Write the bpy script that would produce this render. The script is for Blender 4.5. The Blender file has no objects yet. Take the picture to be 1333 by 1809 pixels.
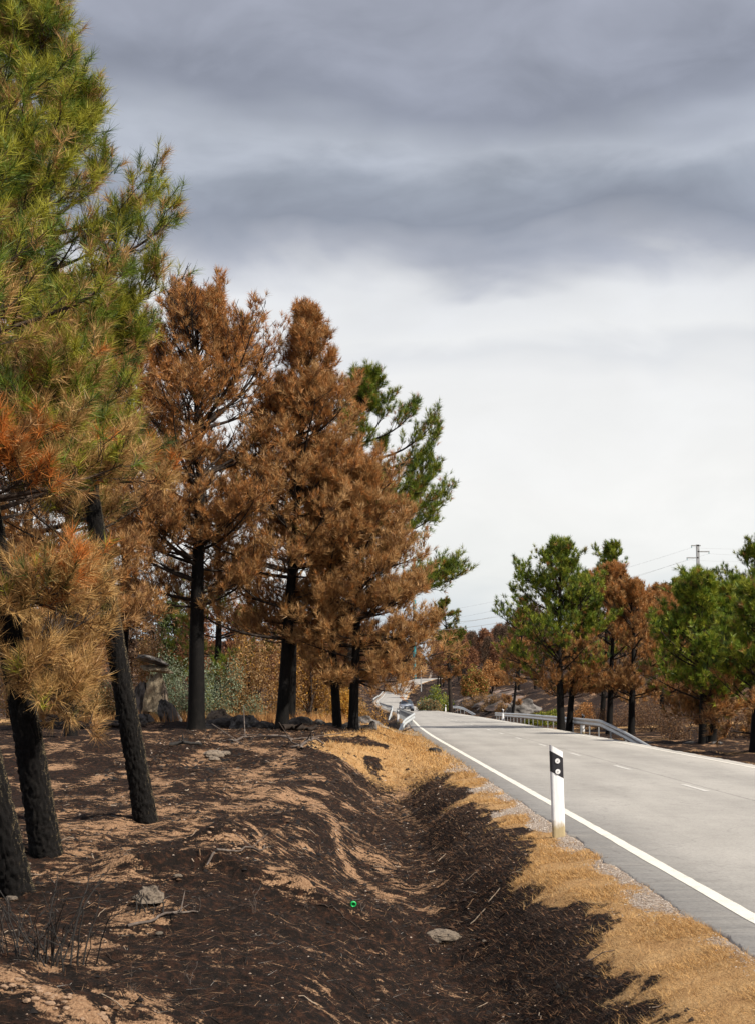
import bpy, math, random
import numpy as np
from mathutils import Vector
rng = np.random.default_rng(7)
random.seed(7)
scene = bpy.context.scene
COL = scene.collection
# ------------------------------------------------------------------ camera
FPX = 2800.0; CX = 666.5; CY = 904.5; CAMZ = 1.6
PITCH = math.atan((1224 - CY) / FPX)
cam_d = bpy.data.cameras.new('camera'); cam = bpy.data.objects.new('camera', cam_d); COL.objects.link(cam)
cam.location = (0, 0, CAMZ); cam.rotation_euler = (math.pi/2 + PITCH, 0, 0)
cam_d.sensor_fit = 'VERTICAL'; cam_d.sensor_height = 36.0; cam_d.lens = FPX/1809*36
cam_d.clip_start = 0.1; cam_d.clip_end = 6000
scene.camera = cam
scene.view_settings.view_transform = 'Standard'; scene.view_settings.look = 'None'
scene.view_settings.exposure = 0.45; scene.view_settings.gamma = 1.0
scene.view_settings.use_curve_mapping = False
# ------------------------------------------------------------------ light
SUN_EL = math.radians(45); SUN_AZ = math.radians(120)      # azimuth clockwise from +Y (view direction)
sd = Vector((math.sin(SUN_AZ)*math.cos(SUN_EL), math.cos(SUN_AZ)*math.cos(SUN_EL), math.sin(SUN_EL)))
sun_d = bpy.data.lights.new('sun', 'SUN'); sun = bpy.data.objects.new('sun', sun_d); COL.objects.link(sun)
sun_d.energy = 5.0; sun_d.angle = math.radians(0.8); sun_d.color = (1.0, 0.91, 0.77)
sun.rotation_euler = sd.to_track_quat('Z', 'Y').to_euler(); sun.location = (60, 0, 80)

world = bpy.data.worlds.new('World'); scene.world = world; world.use_nodes = True
NT = world.node_tree; NT.nodes.clear()
def N(nt, t, **kw):
    n = nt.nodes.new(t)
    for k, v in kw.items():
        if k == 'inp':
            for i, x in v.items(): n.inputs[i].default_value = x
        else: setattr(n, k, v)
    return n
def L(nt, a, ao, b, bi): nt.links.new(a.outputs[ao], b.inputs[bi])
def ramp(nt, stops, interp='LINEAR'):
    r = nt.nodes.new('ShaderNodeValToRGB'); cr = r.color_ramp; cr.interpolation = interp
    while len(cr.elements) < len(stops): cr.elements.new(0.5)
    for e, (p, c) in zip(cr.elements, stops):
        e.position = p; e.color = (c[0], c[1], c[2], 1) if not isinstance(c, (int, float)) else (c, c, c, 1)
    return r
def mathn(nt, op, a=None, b=None, va=0.0, vb=0.0, clamp=False):
    m = nt.nodes.new('ShaderNodeMath'); m.operation = op; m.use_clamp = clamp
    m.inputs[0].default_value = va; m.inputs[1].default_value = vb
    if a is not None: nt.links.new(a, m.inputs[0])
    if b is not None: nt.links.new(b, m.inputs[1])
    return m.outputs[0]
def mixc(nt, fac, a, b, blend='MIX'):
    m = nt.nodes.new('ShaderNodeMix'); m.data_type = 'RGBA'; m.blend_type = blend
    for sock, v in ((m.inputs[0], fac), (m.inputs[6], a), (m.inputs[7], b)):
        if hasattr(v, 'is_linked'): nt.links.new(v, sock)
        elif isinstance(v, (int, float)): sock.default_value = v
        else: sock.default_value = (v[0], v[1], v[2], 1)
    return m.outputs[2]

sky = N(NT, 'ShaderNodeTexSky'); sky.sky_type = 'NISHITA'; sky.sun_disc = False
sky.sun_elevation = SUN_EL; sky.sun_rotation = SUN_AZ; sky.air_density = 1.2; sky.dust_density = 2.5
bg_sky = N(NT, 'ShaderNodeBackground'); bg_sky.inputs[1].default_value = 0.09
L(NT, sky, 0, bg_sky, 0)
tc = N(NT, 'ShaderNodeTexCoord'); sep = N(NT, 'ShaderNodeSeparateXYZ'); L(NT, tc, 'Generated', sep, 0)
def sky_noise(sx, sz, scale, detail, rough, dist=0.0, off=(0, 0, 0)):
    mp = N(NT, 'ShaderNodeMapping'); mp.inputs['Scale'].default_value = (sx, sx, sz); mp.inputs['Location'].default_value = off
    L(NT, tc, 'Generated', mp, 0)
    n = N(NT, 'ShaderNodeTexNoise'); n.inputs['Scale'].default_value = scale; n.inputs['Detail'].default_value = detail
    n.inputs['Roughness'].default_value = rough; n.inputs['Distortion'].default_value = dist
    L(NT, mp, 0, n, 0); return n.outputs[0]
n_big = sky_noise(1, 2.4, 5.5, 3, 0.5, 0.4, (0.3, 0.1, 0.0))
n_mid = sky_noise(1, 2.2, 11.0, 5, 0.5, 0.5, (1.7, 0.4, 0.2))
n_fine = sky_noise(1, 1.7, 30.0, 5, 0.52, 0.4, (0.9, 2.0, 0.5))
w1 = mathn(NT, 'MULTIPLY_ADD', n_big, None, vb=0.075); 
w1n = w1.node; w1n.inputs[2].default_value = -0.0375
w2 = mathn(NT, 'MULTIPLY_ADD', n_mid, None, vb=0.045); w2.node.inputs[2].default_value = -0.0225
el = mathn(NT, 'ADD', mathn(NT, 'ADD', sep.outputs[2], w1), w2)
rp = ramp(NT, [(0.0, (.66, .70, .73)), (0.04, (.64, .70, .75)), (0.075, (.86, .87, .86)), (0.13, (.92, .915, .90)),
               (0.185, (.87, .87, .87)), (0.205, (.76, .77, .79)), (0.222, (.84, .845, .85)), (0.245, (.79, .80, .82)), (0.268, (.43, .45, .515)), (0.285, (.29, .315, .38)),
               (0.312, (.34, .37, .435)), (0.335, (.45, .48, .545)), (0.365, (.28, .30, .365)), (0.40, (.34, .36, .43)), (0.6, (.36, .37, .44)), (1.0, (.36, .37, .43))])
NT.links.new(el, rp.inputs[0])
# soft brightness variation inside the clouds
v = mathn(NT, 'MULTIPLY_ADD', n_mid, None, vb=0.62); v.node.inputs[2].default_value = 0.69
v2 = mathn(NT, 'MULTIPLY_ADD', n_fine, None, vb=0.16); v2.node.inputs[2].default_value = 0.92
vv = mathn(NT, 'MULTIPLY', v, v2)
lowm = N(NT, 'ShaderNodeMapRange'); lowm.inputs[1].default_value = 0.22; lowm.inputs[2].default_value = 0.30
lowm.inputs[3].default_value = 0.28; lowm.inputs[4].default_value = 1.0
NT.links.new(sep.outputs[2], lowm.inputs[0])
comb = N(NT, 'ShaderNodeCombineColor')
for i in range(3): NT.links.new(vv, comb.inputs[i])
cl = mixc(NT, lowm.outputs[0], rp.outputs[0], rp.outputs[0])
mm = mixc(NT, lowm.outputs[0], (1, 1, 1), comb.outputs[0])
clc = mixc(NT, 1.0, rp.outputs[0], mm, 'MULTIPLY')
bg_cl = N(NT, 'ShaderNodeBackground'); NT.links.new(clc, bg_cl.inputs[0]); bg_cl.inputs[1].default_value = 0.77
ms = N(NT, 'ShaderNodeMixShader'); ms.inputs[0].default_value = 0.93
L(NT, bg_sky, 0, ms, 1); L(NT, bg_cl, 0, ms, 2)
wo = N(NT, 'ShaderNodeOutputWorld'); L(NT, ms, 0, wo, 0)

# ------------------------------------------------------------------ helpers
def ray(px, py):
    u, v = px - CX, CY - py; c, s = math.cos(PITCH), math.sin(PITCH)
    return np.array([u, FPX*c - v*s, FPX*s + v*c])
def at(px, py, Y):
    d = ray(px, py); return np.array([0, 0, CAMZ]) + d*(Y/d[1])
_perm = rng.permutation(4096).astype(np.int64)
_val = rng.random(4096)
def _h(ix, iy, iz):
    return _val[(_perm[(_perm[(_perm[ix & 4095] + iy) & 4095] + iz) & 4095])]
def vnoise(x, y, z=None):
    x = np.asarray(x, float); y = np.asarray(y, float); z = np.zeros_like(x) if z is None else np.asarray(z, float)
    ix, iy, iz = np.floor(x).astype(np.int64), np.floor(y).astype(np.int64), np.floor(z).astype(np.int64)
    fx, fy, fz = x-ix, y-iy, z-iz
    fx = fx*fx*(3-2*fx); fy = fy*fy*(3-2*fy); fz = fz*fz*(3-2*fz)
    r = 0
    for dx in (0, 1):
        wx = fx if dx else 1-fx
        for dy in (0, 1):
            wy = fy if dy else 1-fy
            for dz in (0, 1):
                r = r + wx*wy*(fz if dz else 1-fz)*_h(ix+dx, iy+dy, iz+dz)
    return r*2-1
def fbm(x, y, z=None, o=4, g=0.5):
    a, s, r = 1.0, 1.0, 0
    for i in range(o):
        r = r + a*vnoise(np.asarray(x)*s+17.3*i, np.asarray(y)*s-9.1*i, None if z is None else np.asarray(z)*s+3.7*i); a *= g; s *= 2.03
    return r
def sstep(a, b, x): t = np.clip((np.asarray(x, float)-a)/(b-a), 0, 1); return t*t*(3-2*t)
def nrm(v): return v/np.maximum(np.linalg.norm(v, axis=-1, keepdims=True), 1e-9)

def mesh_from(name, V, F, smooth=False, col=None, nv=4, uv=None):
    """V (n,3), F (m,nv) int"""
    me = bpy.data.meshes.new(name); V = np.ascontiguousarray(V, dtype=np.float32); F = np.ascontiguousarray(F, dtype=np.int32)
    me.vertices.add(len(V)); me.vertices.foreach_set('co', V.ravel())
    me.loops.add(F.size); me.loops.foreach_set('vertex_index', F.ravel())
    me.polygons.add(len(F)); me.polygons.foreach_set('loop_start', np.arange(0, F.size, F.shape[1], dtype=np.int32))
    if smooth: me.polygons.foreach_set('use_smooth', np.ones(len(F), dtype=bool))
    if col is not None:
        a = me.color_attributes.new('Col', 'FLOAT_COLOR', 'POINT')
        c = np.ones((len(V), 4), dtype=np.float32); c[:, :3] = col; a.data.foreach_set('color', c.ravel())
    me.update(calc_edges=True); return me
def link(name, me, mat=None, parent=None):
    o = bpy.data.objects.new(name, me); COL.objects.link(o)
    if me is not None and mat is not None:
        me.materials.clear(); me.materials.append(mat)
    if parent is not None: o.parent = parent
    return o
def tag(o, label=None, cat=None, group=None, kind=None):
    if label: o['label'] = label
    if cat: o['category'] = cat
    if group: o['group'] = group
    if kind: o['kind'] = kind
    return o
def thing(name, label, cat, loc=(0, 0, 0), group=None, rz=0.0):
    o = bpy.data.objects.new(name, None); COL.objects.link(o); o.location = [float(a) for a in loc]; o.rotation_euler = (0, 0, rz)
    o.empty_display_size = 0.2
    return tag(o, label, cat, group)
def dup(root, loc, rz=0.0, scale=None, label=None, group=None):
    r = root.copy(); COL.objects.link(r); r.location = [float(a) for a in loc]; r.rotation_euler = (0, 0, rz)
    if scale is not None: r.scale = scale if hasattr(scale, '__len__') else (scale,)*3
    if label: r['label'] = label
    if group: r['group'] = group
    for ch in list(root.children):
        c = ch.copy(); COL.objects.link(c); c.parent = r
        for g in ch.children:
            d = g.copy(); COL.objects.link(d); d.parent = c
    return r
class MB:
    """collects mixed polygons into one mesh"""
    def __init__(s): s.v = []; s.f = []
    def box(s, c, d, rot=None):
        i = len(s.v); x, y, z = [a/2 for a in d]
        for p in ((-x,-y,-z),(x,-y,-z),(x,y,-z),(-x,y,-z),(-x,-y,z),(x,-y,z),(x,y,z),(-x,y,z)):
            q = Vector(p)
            if rot: q.rotate(rot)
            s.v.append((q.x+c[0], q.y+c[1], q.z+c[2]))
        s.f += [tuple(i+k for k in f) for f in ((0,3,2,1),(4,5,6,7),(0,1,5,4),(1,2,6,5),(2,3,7,6),(3,0,4,7))]; return s
    def prism(s, poly, y0, y1, ax='y'):
        """polygon in xz extruded along y (or in yz along x)"""
        i = len(s.v); n = len(poly)
        for yy in (y0, y1):
            for (a, b) in poly: s.v.append((a, yy, b) if ax == 'y' else (yy, a, b))
        s.f.append(tuple(range(i, i+n))); s.f.append(tuple(range(i+2*n-1, i+n-1, -1)))
        for k in range(n): s.f.append((i+k, i+n+k, i+n+(k+1) % n, i+(k+1) % n))
        return s
    def disc(s, c, r, d, axis='y', n=20, r2=None):
        i = len(s.v); r2 = r if r2 is None else r2
        for (t, rr) in ((-d/2, r), (d/2, r2)):
            for k in range(n):
                a = 2*math.pi*k/n; p, q = rr*math.cos(a), rr*math.sin(a)
                o = {'y': (p, t, q), 'x': (t, p, q), 'z': (p, q, t)}[axis]
                s.v.append((c[0]+o[0], c[1]+o[1], c[2]+o[2]))
        s.f.append(tuple(range(i, i+n))); s.f.append(tuple(range(i+2*n-1, i+n-1, -1)))
        for k in range(n): s.f.append((i+k, i+n+k, i+n+(k+1) % n, i+(k+1) % n))
        return s
    def build(s, name, mat, parent=None, bevel=0, smooth=False):
        me = bpy.data.meshes.new(name); me.from_pydata(s.v, [], s.f)
        import bmesh
        bm = bmesh.new(); bm.from_mesh(me); bmesh.ops.recalc_face_normals(bm, faces=bm.faces)
        if bevel: bmesh.ops.bevel(bm, geom=list(bm.edges), offset=bevel, segments=2, affect='EDGES', clamp_overlap=True)
        bm.to_mesh(me); bm.free()
        if smooth:
            for p in me.polygons: p.use_smooth = True
        return link(name, me, mat, parent)
def tubes(P, R, S=5):
    """P (N,K,3) polylines, R (N,K) -> verts, quads"""
    Nn, K, _ = P.shape; T = nrm(np.gradient(P, axis=1)); ref = np.zeros_like(T); ref[..., 0] = 1.0
    m = np.abs(T[..., 0]) > 0.85; ref[m] = (0, 1, 0)
    n1 = nrm(np.cross(T, ref)); n2 = np.cross(T, n1)
    a = np.arange(S)*2*np.pi/S
    V = P[:, :, None, :] + R[:, :, None, None]*(np.cos(a)[None, None, :, None]*n1[:, :, None, :] + np.sin(a)[None, None, :, None]*n2[:, :, None, :])
    idx = np.arange(Nn*K*S).reshape(Nn, K, S); nx = np.roll(idx, -1, axis=2)
    F = np.stack([idx[:, :-1], nx[:, :-1], nx[:, 1:], idx[:, 1:]], axis=-1).reshape(-1, 4)
    return V.reshape(-1, 3), F
def joinm(parts):
    vs, fs, o = [], [], 0
    for V, F in parts: vs.append(V); fs.append(F+o); o += len(V)
    return np.concatenate(vs), np.concatenate(fs)

# ------------------------------------------------------------------ materials
def newmat(name):
    m = bpy.data.materials.new(name); m.use_nodes = True; nt = m.node_tree; nt.nodes.clear()
    out = nt.nodes.new('ShaderNodeOutputMaterial'); b = nt.nodes.new('ShaderNodeBsdfPrincipled'); nt.links.new(b.outputs[0], out.inputs[0])
    return m, nt, b, out
def objnoise(nt, scale, detail=4, rough=.55, vec='Object', sc=(1, 1, 1), dist=0.0):
    t = nt.nodes.new('ShaderNodeTexCoord'); mp = nt.nodes.new('ShaderNodeMapping'); mp.inputs['Scale'].default_value = sc
    nt.links.new(t.outputs[vec], mp.inputs[0]); n = nt.nodes.new('ShaderNodeTexNoise')
    n.inputs['Scale'].default_value = scale; n.inputs['Detail'].default_value = detail; n.inputs['Roughness'].default_value = rough
    n.inputs['Distortion'].default_value = dist
    nt.links.new(mp.outputs[0], n.inputs[0]); return n.outputs[0]
def bump(nt, b, h, strength=.5, dist=.02):
    n = nt.nodes.new('ShaderNodeBump'); n.inputs['Strength'].default_value = strength; n.inputs['Distance'].default_value = dist
    nt.links.new(h, n.inputs['Height']); nt.links.new(n.outputs[0], b.inputs['Normal'])
def simple(name, c, rough=.6, metal=0.0, var=.25, scale=6, bmp=0.0):
    m, nt, b, o = newmat(name)
    n = objnoise(nt, scale)
    r = ramp(nt, [(.3, [x*(1-var) for x in c]), (.7, [min(1, x*(1+var)) for x in c])]); nt.links.new(n, r.inputs[0])
    nt.links.new(r.outputs[0], b.inputs['Base Color']); b.inputs['Roughness'].default_value = rough; b.inputs['Metallic'].default_value = metal
    if bmp: bump(nt, b, objnoise(nt, scale*6), bmp, .01)
    return m
def leafmat(name, trans=.35, rough=.55):
    m, nt, b, o = newmat(name); a = nt.nodes.new('ShaderNodeVertexColor'); a.layer_name = 'Col'
    nt.links.new(a.outputs[0], b.inputs['Base Color']); b.inputs['Roughness'].default_value = rough
    b.inputs['Specular IOR Level'].default_value = .3
    t = nt.nodes.new('ShaderNodeBsdfTranslucent'); nt.links.new(a.outputs[0], t.inputs[0])
    mx = nt.nodes.new('ShaderNodeMixShader'); mx.inputs[0].default_value = trans
    nt.links.new(b.outputs[0], mx.inputs[1]); nt.links.new(t.outputs[0], mx.inputs[2]); nt.links.new(mx.outputs[0], o.inputs[0]); return m
M = {}
M['needles'] = leafmat('needle_foliage', .22, .5)
M['leaves'] = leafmat('leaf_foliage', .35, .6)
M['straw'] = leafmat('dry_grass', .2, .8)
def barkmat(name, dark, light, scale, amt=.5, lit_side=None):
    m, nt, b, o = newmat(name)
    n = objnoise(nt, scale, 6, .6, sc=(1, 1, .45)); n2 = objnoise(nt, scale*4, 4, .6)
    r = ramp(nt, [(.0, dark), (.5, dark), (.5+amt*.4, light)]); nt.links.new(n, r.inputs[0]); c = r.outputs[0]
    if lit_side:  # sunlit side painted in: paler colour where the bark faces right
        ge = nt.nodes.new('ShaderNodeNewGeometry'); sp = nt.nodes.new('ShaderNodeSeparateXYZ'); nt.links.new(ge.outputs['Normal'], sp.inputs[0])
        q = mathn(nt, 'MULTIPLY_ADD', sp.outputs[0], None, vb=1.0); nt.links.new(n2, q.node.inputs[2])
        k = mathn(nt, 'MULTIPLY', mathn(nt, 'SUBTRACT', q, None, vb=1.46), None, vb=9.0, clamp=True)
        c = mixc(nt, k, c, lit_side)
    nt.links.new(c, b.inputs['Base Color']); b.inputs['Roughness'].default_value = .8; b.inputs['Specular IOR Level'].default_value = .18
    bump(nt, b, n2, .6, .02); return m
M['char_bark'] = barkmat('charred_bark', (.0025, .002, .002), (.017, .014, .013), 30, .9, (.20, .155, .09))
M['char_bark2'] = barkmat('charred_bark_plain', (.004, .0035, .0035), (.016, .013, .012), 10, .9)
M['twig'] = barkmat('twig_bark', (.045, .032, .026), (.13, .10, .085), 9, .8)
M['limb'] = barkmat('limb_bark', (.022, .016, .013), (.075, .055, .045), 9, .8)
M['dead'] = barkmat('dead_branch', (.10, .08, .07), (.30, .26, .23), 12, .8)
M['charcoal'] = simple('charcoal', (.014, .012, .011), .8, var=.5, scale=20)
M['cone'] = simple('pine_cone', (.035, .02, .014), .7, var=.4, scale=30)
def rockmat(name, c1, c2, sootc=(.03, .026, .024), scale=5, soot=.45):
    m, nt, b, o = newmat(name); n = objnoise(nt, scale, 8, .62); n2 = objnoise(nt, scale*.45, 4, .6)
    r = ramp(nt, [(.3, c1), (.68, c2)]); nt.links.new(n, r.inputs[0])
    r2 = ramp(nt, [(soot-.06, 1.0), (soot+.06, 0.0)]); nt.links.new(n2, r2.inputs[0])
    nt.links.new(mixc(nt, r2.outputs[0], r.outputs[0], sootc), b.inputs['Base Color']); b.inputs['Roughness'].default_value = .9
    bump(nt, b, objnoise(nt, scale*5, 6, .65), .8, .03); return m
M['rock'] = rockmat('granite_rock', (.16, .125, .10), (.32, .26, .20), scale=7, soot=.42)
M['rock_big'] = rockmat('weathered_granite', (.17, .145, .10), (.34, .28, .20), scale=2.5, soot=.36)
M['rock_grey'] = rockmat('grey_granite', (.09, .085, .085), (.19, .175, .165), scale=3, soot=.45)
M['clod'] = simple('pale_soil_clod', (.26, .17, .11), .95, var=.35, scale=3)
M['rock_dark'] = rockmat('sooty_granite', (.055, .048, .045), (.12, .105, .09), scale=4, soot=.5)
M['rock_pink'] = rockmat('pinkish_slab_rock', (.10, .075, .065), (.26, .19, .16), scale=.8, soot=.47)
M['galv'] = simple('galvanised_steel', (.52, .55, .57), .45, .35, var=.12, scale=3)
M['galv_dark'] = simple('dull_steel', (.34, .36, .38), .5, .4, var=.2, scale=3)

# ------------------------------------------------------------------ road geometry
cl_y = np.array([-60, 0, 17.6, 60, 80, 100, 138, 155, 190, 219, 240, 260, 300, 340, 370, 400, 430, 460, 490, 520, 560, 600, 700, 1600.])
cl_x = np.array([6.4, 5.69, 5.45, 4.88, 4.93, 5.18, 5.55, 5.6, 5.6, 5.4, 5.05, 4.5, 3.3, 2.8, 3.2, 4.0, 5.0, 7.0, 10.5, 15.0, 19.5, 22., 26., 60.])
cz_y = np.array([-60, 0, 40, 60, 80, 100, 138, 160, 190, 219, 240, 260, 300, 340, 400, 440, 480, 520, 560, 600, 700, 1600.])
cz_z = np.array([0, 0, 0, 0, -.08, -.22, -.45, -.58, -.75, -.88, -.95, -1.0, -.8, -.4, .45, 2.0, 4.2, 6.0, 6.6, 6.9, 8, 30.])
def smooth_interp(yq, ys, vs, w=6.0):
    yq = np.asarray(yq, float); r = 0
    for k, wt in ((-1, .25), (0, .5), (1, .25)):
        r = r + wt*np.interp(yq + k*w, ys, vs)
    return r
def cxf(y): return smooth_interp(y, cl_y, cl_x, 7.0)
def czf(y): return smooth_interp(y, cz_y, cz_z, 7.0)
HW = 2.85

lp = lambda ys, vs: (np.array(ys, float), np.array(vs, float))
prof_ditch = lp([-40, -8, -5, -4, -3.3, -2.75, -2.35, -2.0, -1.75, -1.3, -1.0, -.6, -.44, -.36, 0], [.05, .02, .02, -.02, -.14, -.42, -.62, -.68, -.58, -.24, -.10, -.035, -.008, -.03, -.03])
prof_bank = lp([-40, -8, -5, -3.2, -2.4, -1.7, -1.1, -.6, -.44, -.36, 0], [.5, .5, .48, .45, .42, .22, .02, -.035, -.008, -.03, -.03])
prof_low = lp([-60, -25, -10, -5, -3.0, -1.6, -.9, -.45, 0], [1.5, -.2, -1.3, -1.3, -1.1, -.7, -.25, -.05, -.03])
prof_far_l = lp([-90, -30, -12, -5, -2, -.6, 0], [7, 2.2, .6, .2, -.1, -.06, -.03])
prof_rn = lp([0, .30, .42, .7, 1.2, 1.8, 3, 6, 12, 30, 90], [-.03, -.03, -.01, -.1, -.22, -.30, -.38, -.30, -.15, 1.0, 9])
prof_rf = lp([0, .35, .9, 1.8, 2.6, 4, 7, 14, 30, 90], [-.03, -.06, -.2, -.3, -.1, .7, 2.0, 3.6, 5.5, 9])
GAUSS = [  # x, y, sx, sy, amp
    (-1.45, 15.9, .50, .9, .17), (-1.25, 17.6, .40, 1.2, .12), (-1.0, 20.3, .38, 1.6, .10), (-.9, 13.6, 1.0, .40, -.10), (-1.65, 11.9, .35, .5, .10),
    (-1.9, 8.1, .8, .6, .13), (-2.2, 12.8, .9, .4, .05), (-.3, 12.6, .5, .7, -.04), (.1, 15.0, .3, 2.2, .07), (-.25, 19.5, .25, 3.0, -.06),
    (.5, 13.9, .35, .3, -.06), (-3.0, 26, 2.0, 1.0, .05), (-3.3, 19.8, .5, .5, .05), (-3.5, 15.7, .6, .5, .05), (-1.9, 47.5, .9, .8, .15),
    (-.6, 31, 1.2, 3.5, .12), (-4.8, 34, 3.5, 2.5, .08), (.75, 24, .2, 4, -.04), (-6, 51.5, 4.5, .8, .10)]
def terrain(x, y, detail=True):
    x = np.asarray(x, float); y = np.asarray(y, float)
    cx = cxf(y); cz = czf(y); u = x - (cx - HW); w = x - (cx + HW)
    wig = .18*fbm(y*.22, x*0+3.1, o=3)*(1-sstep(26, 34, y))
    ud = u + wig*sstep(-.5, -1.2, u)
    zl_d = np.interp(ud, *prof_ditch); zl_b = np.interp(u, *prof_bank); zl_l = np.interp(u, *prof_low); zl_f = np.interp(u, *prof_far_l)
    # the ground left of the ditch climbs gently away from the camera
    rise = .46*sstep(20, 44, y)*sstep(-1.9, -4.2, u)
    a = sstep(31, 40, y + .5*np.minimum(u + 2, 0)*0)
    zl = (zl_d + rise)*(1-a) + zl_b*a
    b_ = sstep(63, 74, y + .6*np.clip(u+3, -12, 0)); zl = zl*(1-b_) + zl_l*b_
    c_ = sstep(200, 300, y); zl = zl*(1-c_) + zl_f*c_
    zr_n = np.interp(w, *prof_rn); zr_f = np.interp(w, *prof_rf); d_ = sstep(118, 165, y + .4*np.clip(w-8, 0, 60)*0)
    zr = zr_n*(1-d_) + zr_f*d_
    e_ = sstep(380, 480, y); zr = zr*(1-e_) + np.interp(w, *lp([0, .4, 2, 6, 20, 120], [-.03, -.05, -.2, .3, 2.0, 14]))*e_
    z = cz + np.where(u < 0, zl, np.where(w > 0, zr, -.03))
    off = np.maximum(np.maximum(-u, w), 0)
    hill = sstep(330, 950, y)*(26 + .035*np.clip(x, -150, 400)) - (czf(y) - czf(330))*sstep(330, 600, y)*sstep(5, 60, off)
    z = z + np.maximum(hill, 0)*sstep(2, 60, off)
    z = z + sstep(60, 140, np.abs(x))*sstep(40, 300, y)*3.0
    amp = sstep(.45, 2.2, off)
    if detail:
        near = 1 - sstep(60, 110, y)
        lip = y - (14.35 + .22*np.sin(3.1*x) + .12*np.sin(7.3*x+1)); z = z + .15*sstep(-.10, .10, lip)*np.exp(-np.maximum(lip, 0)/1.3)*sstep(-3.0, -1.9, x)*sstep(.1, -.7, x)
        for (gx, gy, sx, sy, am) in GAUSS:
            z = z + near*1.5*am*np.exp(-((x-gx)/sx)**2 - ((y-gy)/sy)**2)
        z = z + amp*near*(.045*fbm(x*1.1, y*.9, o=4) + .034*fbm(x*3.2, y*3.2, o=4, g=.62))
        z = z + .01*sstep(.38, .6, off)*near*fbm(x*7, y*7, o=2)
        far = sstep(90, 200, y); z = z + far*sstep(3, 15, off)*(.9*fbm(x*.12, y*.06, o=4) + .25*fbm(x*.7, y*.3, o=3))
    return z
def ground(px, py, z0=0.0, it=40):
    """world point where the sight line through a pixel of the photograph meets the terrain"""
    d = ray(px, py); d = d/d[1]; Y = 5.0
    ys = np.concatenate([np.arange(5, 80, .04), np.arange(80, 700, .5)])
    zz = CAMZ + d[2]*ys; tt = terrain(d[0]*ys, ys); k = np.argmax(zz <= tt)
    if not (zz <= tt).any(): k = len(ys)-1
    return np.array([d[0]*ys[k], ys[k], tt[k]])
def gz(x, y): return float(terrain(np.array([x]), np.array([y]))[0])

# grid
def grow(a, b, s0, k):
    r = [a]; s = s0
    while r[-1] < b: r.append(r[-1]+s); s *= k
    return r
xs = sorted(set([round(v, 4) for v in np.arange(-6.5, 4.2, .06)] + [round(v, 4) for v in np.arange(4.2, 9, .3)] + [round(v, 4) for v in grow(9, 14, .12, 1.02)]
     + [round(v, 3) for v in grow(14.2, 1300, .3, 1.06)] + [-round(v, 3) for v in grow(6.6, 1200, .06, 1.05)]))
ysg = [-60, -30, -15, -8, -4, 0, 2, 4, 5]
s = 5.0
while s < 1900: s += max(.055, .0088*s); ysg.append(s)
xs = np.array(xs); ysg = np.array(ysg)
GX, GY = np.meshgrid(xs, ysg); GZ = terrain(GX, GY)
def polydist(x, y, pts):
    d = np.full(x.shape, 1e9)
    for (a, b) in zip(pts[:-1], pts[1:]):
        ax, ay, bx, by = a[0], a[1], b[0], b[1]; vx, vy = bx-ax, by-ay; t = np.clip(((x-ax)*vx + (y-ay)*vy)/(vx*vx+vy*vy+1e-9), 0, 1)
        d = np.minimum(d, np.hypot(x-ax-t*vx, y-ay-t*vy))
    return d
tracks = [([(515, 1402), (560, 1420), (588, 1455), (600, 1500), (625, 1545), (690, 1590), (770, 1612)], .10, 1.0),
          ([(700, 1420), (745, 1462), (770, 1500), (800, 1520)], .09, .8),
          ([(170, 1440), (240, 1430), (345, 1434)], .16, 1.0), ([(0, 1440), (110, 1442)], .12, .7),
          ([(70, 1372), (140, 1382), (150, 1395), (95, 1410)], .16, .35), ([(90, 1412), (230, 1388), (330, 1385)], .14, .4),
          ([(0, 1728), (60, 1745), (120, 1780), (170, 1809)], .22, .9), ([(330, 1500), (400, 1480), (450, 1492)], .12, .85),
          ([(490, 1560), (560, 1566), (620, 1578)], .05, 1.0), ([(330, 1690), (430, 1705), (520, 1712)], .09, .5), ([(700, 1640), (790, 1640)], .05, .0),
          ([(560, 1345), (700, 1372), (760, 1384)], .25, .6), ([(0, 1600), (60, 1625)], .15, .5), ([(900, 1560), (830, 1575), (760, 1565)], .06, .5)]
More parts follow.
